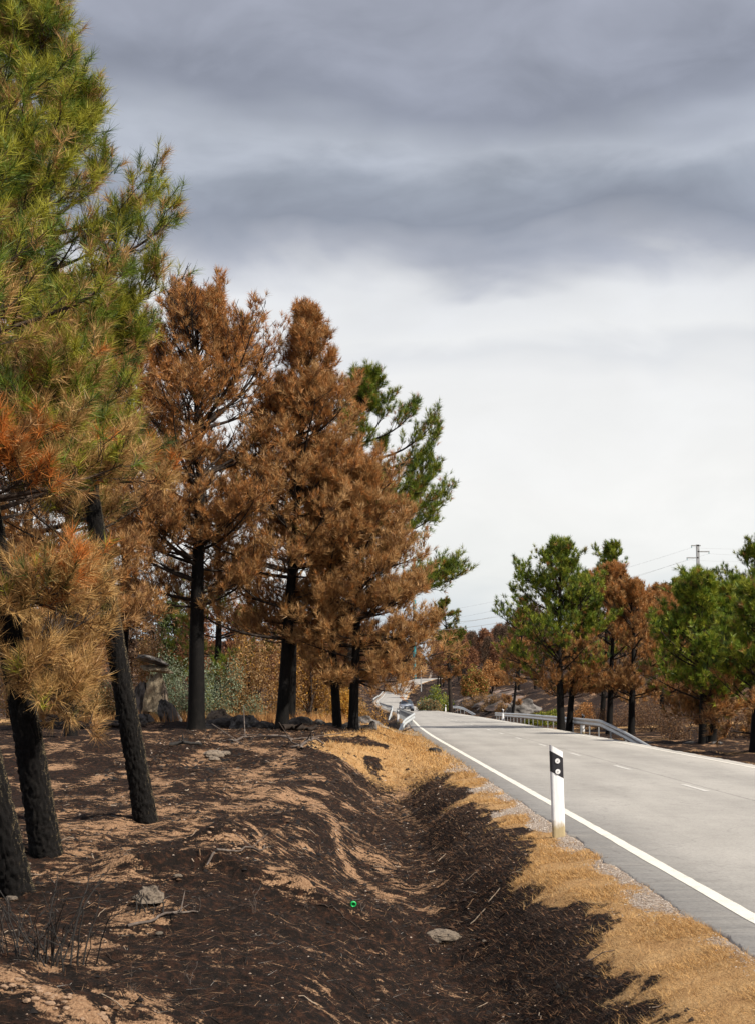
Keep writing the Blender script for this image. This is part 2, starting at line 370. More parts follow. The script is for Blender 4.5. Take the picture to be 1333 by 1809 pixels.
def masks(x, y):
    cx = cxf(y); u = x-(cx-HW); w = x-(cx+HW)
    n1 = fbm(x*1.7, y*.8, o=4); n2 = fbm(x*6, y*4, o=3); n0 = fbm(x*.35+5, y*.25, o=3)
    edge = -1.08 - .34*fbm(y*.55, x*0+9, o=3) - .2*n1
    near = 1-sstep(30, 37, y)
    grass = sstep(edge-.28, edge+.22, u + .16*n2)*(u < 0)*near
    bank_l = -2.6 - 1.3*n1 - .8*n0
    g2 = sstep(bank_l-.6, bank_l+.3, u)*(u < 0)*sstep(30, 37, y)*(1-sstep(64, 72, y))
    g3 = .55*sstep(-2.0, -.5, u + .3*n1)*(u < 0)*sstep(64, 72, y)
    gr = np.maximum(np.maximum(grass, g2), g3)
    gr = np.maximum(gr, .8*sstep(1.25, .5, w + .25*n1)*(w > 0)*sstep(45, 75, y))
    gr = np.maximum(gr, .45*sstep(.35, .55, n0)*(w > 2)*(1-sstep(110, 140, y)))
    strip = np.exp(-((y-96-(x-13)*.3)/5)**2)*(w > 2.0)*(w < 16); gr = np.maximum(gr, .9*strip)
    gr = np.maximum(gr, .9*sstep(50, 53, y)*(1-sstep(80, 100, y))*(u < -3.2)*sstep(-.25, .15, n1+.25))
    gravel = sstep(.80, .44, -u + .30*n1)*(u < 0) + sstep(.7, .35, w)*(w > 0)
    gravel = np.clip(gravel, 0, 1)
    tan = .37 + .52*n1 + .16*n2 + .12*n0
    for pts, wd, am in _tr:
        d = polydist(x, y, pts); tan = np.maximum(tan, am*1.25*np.exp(-(d/wd)**2) + .2*n2*np.exp(-(d/wd/1.6)**2))
    mid = np.exp(-((y-27)/7)**2)*(u < -2.5); tan = tan + .25*mid*(n1+.4)
    hollow = np.exp(-((x+.9)/1.0)**2 - ((y-13.5)/.45)**2); tan = tan - .8*hollow  # shade below the mound painted in as darker ground
    slope = np.exp(-((u+1.45)/.42)**2)*near; tan = tan - .38*slope
    return gr, gravel, np.clip(tan, 0, 1)
_tr = [([ground(px, py)[:2] for px, py in pts], wd, am) for pts, wd, am in tracks]
mg, mgr, mt = masks(GX, GY)
V = np.stack([GX, GY, GZ], -1).reshape(-1, 3)
ny, nx = GX.shape; idx = np.arange(nx*ny).reshape(ny, nx)
F = np.stack([idx[:-1, :-1], idx[:-1, 1:], idx[1:, 1:], idx[1:, :-1]], -1).reshape(-1, 4)
me = mesh_from('ground', V, F, smooth=True, col=np.stack([mg, mgr, mt], -1).reshape(-1, 3))
def groundmat():
    m, nt, b, o = newmat('scorched_ground'); a = nt.nodes.new('ShaderNodeVertexColor'); a.layer_name = 'Col'
    sp = nt.nodes.new('ShaderNodeSeparateColor'); nt.links.new(a.outputs[0], sp.inputs[0])
    nA = objnoise(nt, 3.0, 6, .6); nB = objnoise(nt, 16, 8, .68, sc=(1, .7, 1)); nC = objnoise(nt, 60, 5, .7, sc=(1, .5, 1)); nD = objnoise(nt, 1.1, 5, .6); nE = objnoise(nt, 9, 7, .66, sc=(.5, 1, 1), dist=.2)
    r = ramp(nt, [(.32, (.005, .004, .004)), (.48, (.014, .009, .007)), (.58, (.045, .021, .013)), (.68, (.12, .058, .03)), (.8, (.22, .12, .065))])
    nt.links.new(mathn(nt, 'MULTIPLY_ADD', nB, None, vb=.75), r.inputs[0]); r.inputs[0].links[0].from_node.inputs[2].default_value = .12
    # pale mineral soil showing through
    t = mathn(nt, 'ADD', sp.outputs[2], mathn(nt, 'MULTIPLY', mathn(nt, 'SUBTRACT', nE, None, vb=.5), None, vb=3.2))
    t = mathn(nt, 'ADD', t, mathn(nt, 'MULTIPLY', mathn(nt, 'SUBTRACT', nC, None, vb=.5), None, vb=1.3))
    tr = ramp(nt, [(.73, 0.0), (1.0, 1.0)]); nt.links.new(t, tr.inputs[0])
    soil = ramp(nt, [(.3, (.22, .115, .06)), (.7, (.52, .33, .20))]); nt.links.new(nC, soil.inputs[0])
    c = mixc(nt, tr.outputs[0], r.outputs[0], soil.outputs[0])
    # dry grass mat
    g = mathn(nt, 'ADD', sp.outputs[0], mathn(nt, 'MULTIPLY', mathn(nt, 'SUBTRACT', nB, None, vb=.5), None, vb=1.1))
    gr = ramp(nt, [(.42, 0.0), (.62, 1.0)]); nt.links.new(g, gr.inputs[0])
    gc = ramp(nt, [(.3, (.28, .15, .065)), (.5, (.45, .27, .12)), (.75, (.60, .42, .23))]); nt.links.new(mixc(nt, .5, nC, nA), gc.inputs[0])
    c = mixc(nt, gr.outputs[0], c, gc.outputs[0])
    # gravel shoulder
    vo = nt.nodes.new('ShaderNodeTexVoronoi'); vo.inputs['Scale'].default_value = 55
    tcn = nt.nodes.new('ShaderNodeTexCoord'); nt.links.new(tcn.outputs['Object'], vo.inputs[0])
    vc = ramp(nt, [(.0, (.20, .15, .12)), (.5, (.38, .31, .26)), (1, (.56, .48, .42))]); 
    sv = nt.nodes.new('ShaderNodeSeparateColor'); nt.links.new(vo.outputs['Color'], sv.inputs[0]); nt.links.new(sv.outputs[0], vc.inputs[0])
    k = mathn(nt, 'ADD', sp.outputs[1], mathn(nt, 'MULTIPLY', mathn(nt, 'SUBTRACT', nB, None, vb=.5), None, vb=1.2))
    kr = ramp(nt, [(.45, 0.0), (.62, 1.0)]); nt.links.new(k, kr.inputs[0])
    c = mixc(nt, kr.outputs[0], c, vc.outputs[0])
    nt.links.new(c, b.inputs['Base Color']); b.inputs['Roughness'].default_value = .95; b.inputs['Specular IOR Level'].default_value = .15
    h = mathn(nt, 'ADD', mathn(nt, 'MULTIPLY', nB, None, vb=1.0), mathn(nt, 'MULTIPLY', nC, None, vb=.5))
    bump(nt, b, h, 1.0, .06); return m
M['ground'] = groundmat()
tag(link('ground', me, M['ground']), kind='structure')

# road
def ribbon(y0, y1, off0, off1, step, dz, jit0=0, jit1=0, cols=2, thick=None):
    ys = [y0]
    while ys[-1] < y1: ys.append(min(y1, ys[-1] + max(step, ys[-1]*.004 if y0 < ys[-1] else step)))
    ys = np.array(ys); cx = cxf(ys); cz = czf(ys); g = np.gradient(cx, ys); k = np.sqrt(1+g*g)
    t = np.linspace(0, 1, cols); o0 = off0 + jit0*fbm(ys*1.3, ys*0+1.7, o=6, g=.68); o1 = off1 + jit1*fbm(ys*3.5, ys*0+7.7, o=4, g=.65)
    O = o0[:, None]*(1-t) + o1[:, None]*t
    X = cx[:, None] + O*k[:, None]; Y = np.repeat(ys[:, None], cols, 1); Z = np.repeat(cz[:, None]+dz, cols, 1)
    if thick:
        X = np.concatenate([X[:, :1]-.02, X, X[:, -1:]+.02], 1); Y = np.repeat(ys[:, None], cols+2, 1)
        Z = np.concatenate([Z[:, :1]-thick, Z, Z[:, -1:]-thick], 1); cols += 2
    V = np.stack([X, Y, Z], -1).reshape(-1, 3); n = len(ys); i = np.arange(n*cols).reshape(n, cols)
    F = np.stack([i[:-1, :-1], i[:-1, 1:], i[1:, 1:], i[1:, :-1]], -1).reshape(-1, 4)
    # attribute: across, along
    ac = (X - cx[:, None]).reshape(-1)
    return V, F, np.stack([ac*.1+.5, np.clip(V[:, 1]/1000, 0, 1), 0*ac], -1)
def roadmat():
    m, nt, b, o = newmat('worn_asphalt'); a = nt.nodes.new('ShaderNodeVertexColor'); a.layer_name = 'Col'
    sp = nt.nodes.new('ShaderNodeSeparateColor'); nt.links.new(a.outputs[0], sp.inputs[0])
    n1 = objnoise(nt, 90, 4, .75); n2 = objnoise(nt, .9, 5, .6, sc=(1, .22, 1)); n3 = objnoise(nt, 6, 6, .65, sc=(1.0, .5, 1)); n4 = objnoise(nt, .35, 3, .5, sc=(.6, 1, 1))
    r = ramp(nt, [(.28, (.25, .24, .225)), (.5, (.375, .36, .34)), (.75, (.49, .475, .445))])
    nt.links.new(mathn(nt, 'ADD', mathn(nt, 'MULTIPLY', n1, None, vb=.55), mathn(nt, 'ADD', mathn(nt, 'MULTIPLY', n3, None, vb=.25), mathn(nt, 'MULTIPLY', n2, None, vb=.2))), r.inputs[0])
    v = ramp(nt, [(.3, .82), (.7, 1.12)]); nt.links.new(mixc(nt, .5, n2, n4), v.inputs[0])
    c = mixc(nt, 1.0, r.outputs[0], v.outputs[0], 'MULTIPLY')
    n6 = objnoise(nt, 28, 5, .75); g6 = ramp(nt, [(.36, .70), (.5, 1.0), (.68, 1.16)]); nt.links.new(n6, g6.inputs[0]); c = mixc(nt, .8, c, g6.outputs[0], 'MULTIPLY')
    tr = ramp(nt, [(.0, 1.0), (.215, 1.0), (.235, 1.0), (.31, .93), (.345, .86), (.38, .93), (.44, .97), (.475, .90), (.53, .97), (.60, .92), (.64, .86), (.68, .95), (.76, .97), (1.0, .95)])
    tw = mathn(nt, 'ADD', sp.outputs[0], mathn(nt, 'MULTIPLY', mathn(nt, 'SUBTRACT', n2, None, vb=.5), None, vb=.03)); nt.links.new(tw, tr.inputs[0]); c = mixc(nt, 1.0, c, tr.outputs[0], 'MULTIPLY')
    n7 = objnoise(nt, 1.6, 6, .7, sc=(1, .6, 1)); g7 = ramp(nt, [(.60, 1.0), (.68, .80)]); nt.links.new(n7, g7.inputs[0]); c = mixc(nt, .7, c, g7.outputs[0], 'MULTIPLY')
    # long wandering crack beside the centre dashes and thin cross cracks
    wob = mathn(nt, 'MULTIPLY', mathn(nt, 'SUBTRACT', n3, None, vb=.5), None, vb=.012)
    d = mathn(nt, 'ABSOLUTE', mathn(nt, 'SUBTRACT', mathn(nt, 'ADD', sp.outputs[0], wob), None, vb=.526))
    cr = ramp(nt, [(.0008, .62), (.0018, 1.0)]); nt.links.new(d, cr.inputs[0]); c = mixc(nt, 1.0, c, cr.outputs[0], 'MULTIPLY')
    vo = nt.nodes.new('ShaderNodeTexVoronoi'); vo.feature = 'DISTANCE_TO_EDGE'; vo.inputs['Scale'].default_value = .45
    tcn = nt.nodes.new('ShaderNodeTexCoord'); mp = nt.nodes.new('ShaderNodeMapping'); nt.links.new(tcn.outputs['Object'], mp.inputs[0])
    ad = nt.nodes.new('ShaderNodeVectorMath'); ad.operation = 'ADD'; nt.links.new(mp.outputs[0], ad.inputs[0])
    nv = nt.nodes.new('ShaderNodeTexNoise'); nv.inputs['Scale'].default_value = 1.3; nt.links.new(tcn.outputs['Object'], nv.inputs[0]); nt.links.new(nv.outputs['Color'], ad.inputs[1])
    nt.links.new(ad.outputs[0], vo.inputs[0])
    c2 = ramp(nt, [(.004, .74), (.010, 1.0)]); nt.links.new(vo.outputs[0], c2.inputs[0])
    c = mixc(nt, mathn(nt, 'MULTIPLY', n4, None, vb=1.0), c, mixc(nt, 1.0, c, c2.outputs[0], 'MULTIPLY'))
    nt.links.new(c, b.inputs['Base Color']); b.inputs['Roughness'].default_value = .72; b.inputs['Specular IOR Level'].default_value = .35
    bump(nt, b, n1, .35, .006); return m
M['road'] = roadmat()
V, F, c = ribbon(-50, 690, -HW-.40, HW+.38, .05, 0, .045, .045, 6, .035)
tag(link('road', mesh_from('road', V, F, col=c), M['road']), kind='structure')
def paintmat():
    m, nt, b, o = newmat('white_road_paint'); n = objnoise(nt, 70, 5, .7); n2 = objnoise(nt, 3, 4, .6)
    r = ramp(nt, [(.36, (.36, .35, .32)), (.49, (.70, .68, .62))]); nt.links.new(mathn(nt, 'ADD', mathn(nt, 'MULTIPLY', n, None, vb=.6), mathn(nt, 'MULTIPLY', n2, None, vb=.4)), r.inputs[0])
    nt.links.new(r.outputs[0], b.inputs['Base Color']); b.inputs['Roughness'].default_value = .6; return m
M['paint'] = paintmat()
M['paint_worn'] = simple('worn_road_paint', (.52, .51, .49), .65, var=.25, scale=20)
road_o = bpy.data.objects['road']
for nm, a0, a1, mt_ in (('edge_line', -HW-.065, -HW+.065, 'paint'), ('edge_line', HW-.05, HW+.05, 'paint')):
    V, F, c = ribbon(-50, 690, a0, a1, .25, .004, .006, .006); link(nm, mesh_from(nm, V, F), M[mt_], road_o)
k = 0
y = 26.2 - 7.4*8
while y < 330:
    V, F, c = ribbon(y, y+2.0, -.05+.05, .05+.05, .25, .004, .008, .008); link('centre_dash', mesh_from('centre_dash', V, F), M['paint_worn'], road_o); y += 7.4
# small concrete apron beside the road before the left barrier
ys = np.linspace(60, 66.5, 14); X0 = cxf(ys)-HW-2.0; X1 = cxf(ys)-HW-.42
t = np.linspace(0, 1, 6); X = X0[:, None]*(1-t)+X1[:, None]*t; Yg = np.repeat(ys[:, None], 6, 1); Z = terrain(X, Yg)+.03
i = np.arange(X.size).reshape(X.shape); F = np.stack([i[:-1, :-1], i[:-1, 1:], i[1:, 1:], i[1:, :-1]], -1).reshape(-1, 4)
tag(link('concrete_apron', mesh_from('concrete_apron', np.stack([X, Yg, Z], -1).reshape(-1, 3), F), simple('old_concrete', (.24, .225, .20), .9, var=.25, scale=3)), kind='structure')

# ------------------------------------------------------------------ pines
def ortho(d):
    r = rng.normal(size=d.shape); r -= (r*d).sum(-1, keepdims=True)*d; return nrm(r)
def needles(P, A, n, length, width, spread, colors, seg=.12, droop=0.0):
    """P (T,3) tuft tip points, A (T,3) axes, colors (T,3) -> triangles"""
    T = len(P); Pb = np.repeat(P, n, 0); Ab = np.repeat(A, n, 0); c = np.repeat(colors, n, 0)
    back = rng.random((T*n, 1))*seg; o = ortho(Ab); th = np.radians(rng.uniform(spread[0], spread[1], (T*n, 1))) * (1 + .35*back/seg)
    D = np.cos(th)*Ab + np.sin(th)*o; D[:, 2] -= droop*rng.random(T*n); D = nrm(D)
    Ln = length*rng.uniform(.7, 1.1, (T*n, 1)); S = ortho(D); B = Pb - Ab*back; wd = width*.5
    V = np.stack([B - S*wd, B + S*wd, B + D*Ln], 1).reshape(-1, 3)
    c = np.clip(c*rng.uniform(.75, 1.25, (T*n, 1)), 0, 1); C = np.repeat(c, 3, 0)
    return V, np.arange(T*n*3).reshape(-1, 3), C
def trunk_curve(base, top, h, bend=.0, K=24, wob=.04):
    t = (np.linspace(0, 1, K)**(1.7 if K > 200 else 1))[:, None]; P = (1-t)*np.array(base) + t*np.array(top)
    w = np.array([math.cos(bend*7), math.sin(bend*5), 0])
    P = P + np.sin(t*math.pi)*bend*w
    P[:, 0] += wob*fbm(t[:, 0]*4+base[0], t[:, 0]*0+1, o=2)*t[:, 0]*3; P[:, 1] += wob*fbm(t[:, 0]*4+base[1], t[:, 0]*0+5, o=2)*t[:, 0]*3
    return P
def interp_poly(P, s):
    """P (N,K,3), s (N,M) in 0..1 -> pos, tangent"""
    Nn, K, _ = P.shape; f = np.clip(s, 0, .9999)*(K-1); i = f.astype(int); r = (f-i)[..., None]
    n = np.arange(Nn)[:, None]; a = P[n, i]; b = P[n, i+1]; return a*(1-r)+b*r, nrm(b-a)
def trunk_mesh(P, R, S, plate=0.0):
    K = len(P); V, F = tubes(P[None], R[None], S)
    if plate > 0:
        cen = np.repeat(P, S, 0); d = nrm(V-cen); ang = np.tile(np.arange(S)*2*np.pi/S, K); r = np.repeat(R, S)
        vv = np.repeat(np.cumsum(np.r_[0, np.linalg.norm(np.diff(P, axis=0), axis=1)]), S)*9.0
        cu, cv = np.cos(ang)*r*14, np.sin(ang)*r*14
        n = fbm(cu*3.6, cv*3.6, vv*2.6, o=3, g=.65); rid = 1-np.minimum(np.abs(vnoise(cu*2.4+8, cv*2.4, vv*1.35)), np.abs(vnoise(cu*3.0+3, cv*3.0+31, vv*1.9)))*3.4
        h = .42*n + np.where(rid > .35, -(rid-.35)*1.5, .25)
        V = V + d*(h*plate*np.clip(r/.12, .4, 1.1))[:, None]
    return V, F
PINES = []
def pine(name, label, base, top, rb, crown, nlimb=40, m2=9, m3=7, lmul=1.0, nn=24, nlen=.17, nwid=.010, spread=(12, 55), elev=(12, 55), curl=25,
         colf=None, group=None, cat='pine tree', seed=1, plate=0.0, trunkS=12, trunkK=24, bark='char_bark2', bare=0, az_bias=None, limb_mat='limb', extra=None, cones=0, bend=0.0,
         tip_up=.45, flat=1.0, sec=1.0, keep=1.0, s2min=.3, hero=None, lvar=(.6, 1.18), twigS=3, needle_seg=.12):
    """crown: list of (fraction of height, radius) giving limb reach"""
    global rng
    save = rng; rng = np.random.default_rng(seed)
    base = np.array(base, float); top = np.array(top, float); H = top[2]-base[2]
    root = thing(name, label, cat, base, group)
    Pw = trunk_curve(base - (top-base)/H*(.25 if hero else .1), top, H, bend, trunkK); Pv = Pw - base
    Pt = trunk_curve(base, top, H, bend, 60) - base
    tt = np.linspace(0, 1, trunkK)**(1.7 if trunkK > 200 else 1); R = rb*(1-tt)**.8*(1 + .38*np.exp(-tt*H/.16)) + .012
    V, F = trunk_mesh(Pv, R, trunkS, plate); link('trunk', mesh_from('trunk', V, F, smooth=(plate == 0)), M[bark], root)
    cf = np.array([c[0] for c in crown]); cr_ = np.array([c[1] for c in crown])
    # limbs in loose whorls
    nwh = max(4, nlimb//4); wh = cf[0] + (cf[-1]-cf[0])*(np.linspace(0, 1, nwh)**.95)
    t1 = np.clip(wh[rng.integers(0, nwh, nlimb)] + rng.normal(0, .012, nlimb), cf[0], .985); t1[:nwh] = np.minimum(wh, .985)
    az = rng.uniform(0, 2*np.pi, nlimb) if az_bias is None else rng.normal(az_bias[0], az_bias[1], nlimb)
    if az_bias is None: az = (np.arange(nlimb)*2.399 + rng.normal(0, .5, nlimb)) % (2*np.pi)
    Ls = np.interp(t1, cf, cr_)*rng.uniform(lvar[0], lvar[1], nlimb)*lmul
    fr = (t1-cf[0])/(cf[-1]-cf[0]); e0 = np.radians(elev[0] + (elev[1]-elev[0])*fr + rng.normal(0, 7, nlimb)); e1 = e0 + np.radians(curl*rng.uniform(.5, 1.3, nlimb))
    if extra:
        for (tf, azd, Lx, ea, eb) in extra:
            t1 = np.r_[t1, tf]; az = np.r_[az, math.radians(azd)]; Ls = np.r_[Ls, Lx]; e0 = np.r_[e0, math.radians(ea)]; e1 = np.r_[e1, math.radians(eb)]
    n1 = len(t1); K1 = 9; s = np.linspace(0, 1, K1)[None, :]
    P0, _ = interp_poly(Pt[None], t1[None]); P0 = P0[0]
    e = e0[:, None] + (e1-e0)[:, None]*s**1.5; aa = az[:, None] + .35*(vnoise(s*3+az[:, None]*9, s*0+t1[:, None]*40))*s
    D = np.stack([np.cos(e)*np.sin(aa), np.cos(e)*np.cos(aa), np.sin(e)*flat], -1)
    P1 = P0[:, None, :] + np.concatenate([np.zeros((n1, 1, 3)), np.cumsum((D[:, :-1]+D[:, 1:])*.5*(Ls/(K1-1))[:, None, None], 1)], 1)
    R1 = (.010+.016*Ls)[:, None]*(1-s*.82)
    # secondary
    if m2 > 0:
        s2 = s2min + (1-s2min)*(np.arange(m2)+rng.random((n1, m2)))/m2; s2 = np.clip(s2, 0, .995)
        Q, T = interp_poly(P1, s2); up = np.array([0, 0, 1.]); side = nrm(np.cross(T, up)); sg = np.where((np.arange(m2) % 2 == 0), 1, -1)[None, :, None]*np.where(rng.random((n1, m2, 1)) < .12, -1, 1)
        al = np.radians(rng.uniform(28, 68, (n1, m2, 1))); D2 = nrm(np.cos(al)*T + np.sin(al)*side*sg + up*rng.uniform(-.45, .75, (n1, m2, 1)))
        L2 = (Ls[:, None]*(.14 + .36*(1-s2))*rng.uniform(.6, 1.2, (n1, m2))*sec + .14)
        K2 = 5; q = np.linspace(0, 1, K2)[None, None, :, None]
        P2 = Q[:, :, None, :] + D2[:, :, None, :]*q*L2[:, :, None, None] + up*(q**2)*(.28*L2)[:, :, None, None] + .05*L2[:, :, None, None]*rng.normal(size=(n1, m2, K2, 3))*q
        R2 = np.clip(.35*np.interp(s2, [0, 1], [1, .5])[..., None]*R1[:, :1, ][:, :, None][:, :, 0][:, None, :]*(1-.7*q[..., 0]), .0035, 1)
        P2f = P2.reshape(-1, K2, 3); R2f = np.broadcast_to(R2, (n1, m2, K2)).reshape(-1, K2)
        s3 = .25 + .75*(np.arange(m3)+rng.random((len(P2f), m3)))/m3; Q3, T3 = interp_poly(P2f, np.clip(s3, 0, .995))
        o = ortho(T3); al = np.radians(rng.uniform(20, 65, (len(P2f), m3, 1))); D3 = nrm(np.cos(al)*T3 + np.sin(al)*o + up*tip_up)
        L3 = rng.uniform(.10, .30, (len(P2f), m3, 1))*min(1.0, 1.0*lmul)
        mid = Q3 + D3*L3*.5; D3b = nrm(D3 + up*tip_up*.8); tip = mid + D3b*L3*.6
        P3 = np.stack([Q3, mid, tip], 2).reshape(-1, 3, 3); R3 = np.tile(np.array([.0045, .0035, .003]), (len(P3), 1))*max(1, nwid/.006*.8)
        own = np.repeat(np.arange(n1), m2); own3 = np.repeat(own, m3)
        tips = tip.reshape(-1, 3); ax = D3b.reshape(-1, 3)
        endP = P2f[:, -1]; endA = nrm(P2f[:, -1]-P2f[:, -2] + up*.2)
        lP = P1[:, -1]; lA = nrm(P1[:, -1]-P1[:, -2])
        tips = np.concatenate([tips, endP, lP]); ax = np.concatenate([ax, endA, lA]); ow = np.concatenate([own3, own, np.arange(n1)])
        bare_l = rng.random(n1) < bare
        k = (rng.random(len(tips)) < keep) & ~bare_l[ow]
        tips, ax = tips[k], ax[k]
    # limbs as parts
    for i in range(n1):
        pr = [tubes(P1[i:i+1], R1[i:i+1], 6)]
        if m2 > 0:
            j = own == i; pr.append(tubes(P2f[j], R2f[j], 4) if hero else tubes(P2f[j][:, ::2], R2f[j][:, ::2], 3)); j3 = own3 == i
            if hero or bare_l[i]: pr.append(tubes(P3[j3][:, ::2], R3[j3][:, ::2], 3))
        V, F = joinm(pr); mt_ = 'dead' if (m2 > 0 and bare_l[i] and hero) else limb_mat
        link('branch', mesh_from('branch', V, F, smooth=True), M[mt_], root)
    if m2 > 0:
        rel = (tips[:, 2])/H; rad = np.linalg.norm((tips - (interp_poly(Pt[None], np.clip(rel, 0, 1)[None])[0][0]))[:, :2], axis=1)
        C = colf(tips+base, rel, rad, rng)
        V, F, c = needles(tips, ax, nn, nlen, nwid, spread, C, seg=needle_seg, droop=.15)
        fo = link('foliage', mesh_from('foliage', V, F, col=c), M['needles'], root); fo['kind'] = 'stuff'
        PINES.append((name, len(F)))
        if cones:
            pick = rng.choice(len(P2f), cones, replace=False)
            for i in pick:
                p = P2f[i, 2]; mb = cone_mesh(); c_ = link('cone', mb, M['cone'], root); c_.location = p + np.array([0, 0, -.04]); c_.rotation_euler = (rng.uniform(2, 3.6), rng.uniform(-.5, .5), rng.uniform(0, 6))
    rng = save; return root
_cone = None
def cone_mesh():
    global _cone
    if _cone is None:
        vs, fs = [], []
        for k in range(7):      # overlapping rings of scales
            t = k/7; z = .11*t; r = .034*math.sin(math.pi*(.18+.78*t))+.006; n = 8; i = len(vs)
            for j in range(n):
                a = 2*math.pi*(j+.5*(k % 2))/n; b2 = 2*math.pi*(j+.5+.5*(k % 2))/n
                vs += [(r*.5*math.cos(a), r*.5*math.sin(a), z), (r*1.15*math.cos(b2), r*1.15*math.sin(b2), z+.022), (r*.5*math.cos(a+2*math.pi/n), r*.5*math.sin(a+2*math.pi/n), z), (r*.5*math.cos(b2), r*.5*math.sin(b2), z-.004)]
                fs += [(i+4*j, i+4*j+1, i+4*j+3, i+4*j), ]; fs[-1] = (i+4*j, i+4*j+3, i+4*j+1, i+4*j+1)
        tri = []
        for q in range(0, len(vs), 4): tri += [(q, q+3, q+1), (q+3, q+2, q+1), (q, q+1, q+2)]
        _cone = mesh_from('cone', np.array(vs), np.array(tri))
    return _cone
def pal(r, cols, w):
    w = np.asarray(w, float); cols = np.asarray(cols, float)
    if w.ndim == 1: w = np.tile(w, (len(r), 1))
    cw = np.cumsum(w/w.sum(1, keepdims=True), 1); i = (r[:, None] > cw).sum(1).clip(0, len(cols)-1); return cols[i]
GREEN = (.13, .185, .020); YGREEN = (.33, .32, .035); DGREEN = (.055, .095, .018); STRAW = (.47, .29, .11); ORANGE = (.56, .20, .045); BROWN = (.36, .20, .078); DBROWN = (.20, .10, .045); RUST = (.44, .205, .066); OLIVE = (.15, .12, .035)
def col_hero(P, rel, rad, r):
    z = P[:, 2]; n = .8*fbm(P[:, 0]*1.1, P[:, 1]*1.1, P[:, 2]*1.1, o=2); n2 = fbm(P[:, 0]*1.5+4, P[:, 1]*1.5, P[:, 2]*1.5, o=2)
    g = sstep(2.6, 6.2, z + n*1.3); o = np.exp(-((z-3.5)/1.0)**2)
    w = np.stack([g*.9+.0, g*1.1+.05, g*.45, (1-g)*1.5+.25, (1-.7*g)*o*np.clip(n2*12-1.6, 0, 5), (1-g)*.9+.16*g, (1-g)*.25+.05], 1)
    return pal(r.random(len(P)), [GREEN, YGREEN, DGREEN, STRAW, ORANGE, BROWN, OLIVE], w)
def col_brown(gtop=0.0, rusty=.5, pale=.3):
    def f(P, rel, rad, r):
        n = fbm(P[:, 0]*.6, P[:, 1]*.6, P[:, 2]*.6, o=2); t = sstep(.45, .95, rel + .15*n)
        w = np.stack([.6+0*t, rusty*(.4+1.2*t), pale*(1.3-t), .35*(1-t)+.1, gtop*t, .05+0*t], 1)
        return pal(r.random(len(P)), [BROWN, RUST, (.45, .27, .115), DBROWN, OLIVE, RUST], w)
    return f
def col_green(split=.45, sharp=.12, brown=.12, bright=1.0):
    def f(P, rel, rad, r):
        n = fbm(P[:, 0]*.7, P[:, 1]*.7, P[:, 2]*.7, o=2); g = sstep(split-sharp, split+sharp, rel + .16*n)
        w = np.stack([g*1.0, g*.9, g*.45, (1-g)*.8+brown, (1-g)*.5+brown*.6, (1-g)*.4, .12+0*g], 1)
        return pal(r.random(len(P)), [tuple(np.array(GREEN)*bright), tuple(np.array((.24, .26, .03))*bright), DGREEN, BROWN, RUST, DBROWN, OLIVE], w)
    return f

# three leaning pines in the foreground
def tree_at(px, py, Y=None):
    g = ground(px, py); return g
b2_ = ground(82, 1508); b3_ = ground(257, 1449); b1_ = ground(28, 1580)
hero_kw = dict(plate=.014, trunkS=72, bark='char_bark', sec=1.35, nn=38, nlen=.19, nwid=.0060, spread=(8, 62), colf=col_hero, hero=True, tip_up=.5, limb_mat='twig', needle_seg=.14)
pine('pine_tree', 'thick charred pine trunk leaning left at the left edge, second nearest, yellow green crown above', b2_, b2_+np.array([-2.1, .4, 10.8]), .138,
     [(.19, .7), (.3, 1.15), (.42, 1.4), (.65, 1.4), (.85, .9), (1., .3)], nlimb=96, m2=10, m3=7, trunkK=360, seed=11, extra=[(.25, 110, .9, -4, -24), (.18, 30, .8, -14, -32), (.16, 140, .8, -14, -36), (.18, 165, .9, -14, -34), (.15, 30, .9, -14, -38), (.23, 60, 1.0, -10, -30)], bare=.12, group='leaning pines in the foreground', elev=(-5, 50), **hero_kw)
pine('pine_tree', 'slimmer charred pine leaning left with its base on a pale sandy patch', b3_, b3_+np.array([-2.1, .6, 11.2]), .128,
     [(.33, .75), (.38, .9), (.47, .95), (.62, 1.05), (.75, .8), (.9, .55), (1., .2)], nlimb=92, m2=10, m3=7, trunkK=360, seed=12, bare=.04, group='leaning pines in the foreground', cones=40, elev=(-5, 50),
     extra=[(.60, 88, 1.7, 22, 45), (.66, 80, 1.5, 15, 50), (.55, 95, 1.35, 15, 30), (.21, 250, 1.1, -10, -30)], **hero_kw)
pine('pine_tree', 'nearest charred pine, only its trunk foot showing at the left edge', b1_, b1_+np.array([-2.3, -.6, 10.0]), .125,
     [(.42, 1.1), (.6, 1.3), (.85, .9), (1., .3)], nlimb=24, m2=7, m3=5, trunkK=300, seed=13, bare=.1, group='leaning pines in the foreground', elev=(0, 50), **hero_kw)

mid_kw = dict(sec=1.35, nn=18, nlen=.23, nwid=.016, lvar=(.5, 1.25), spread=(6, 52), trunkS=14, trunkK=60, tip_up=.6)
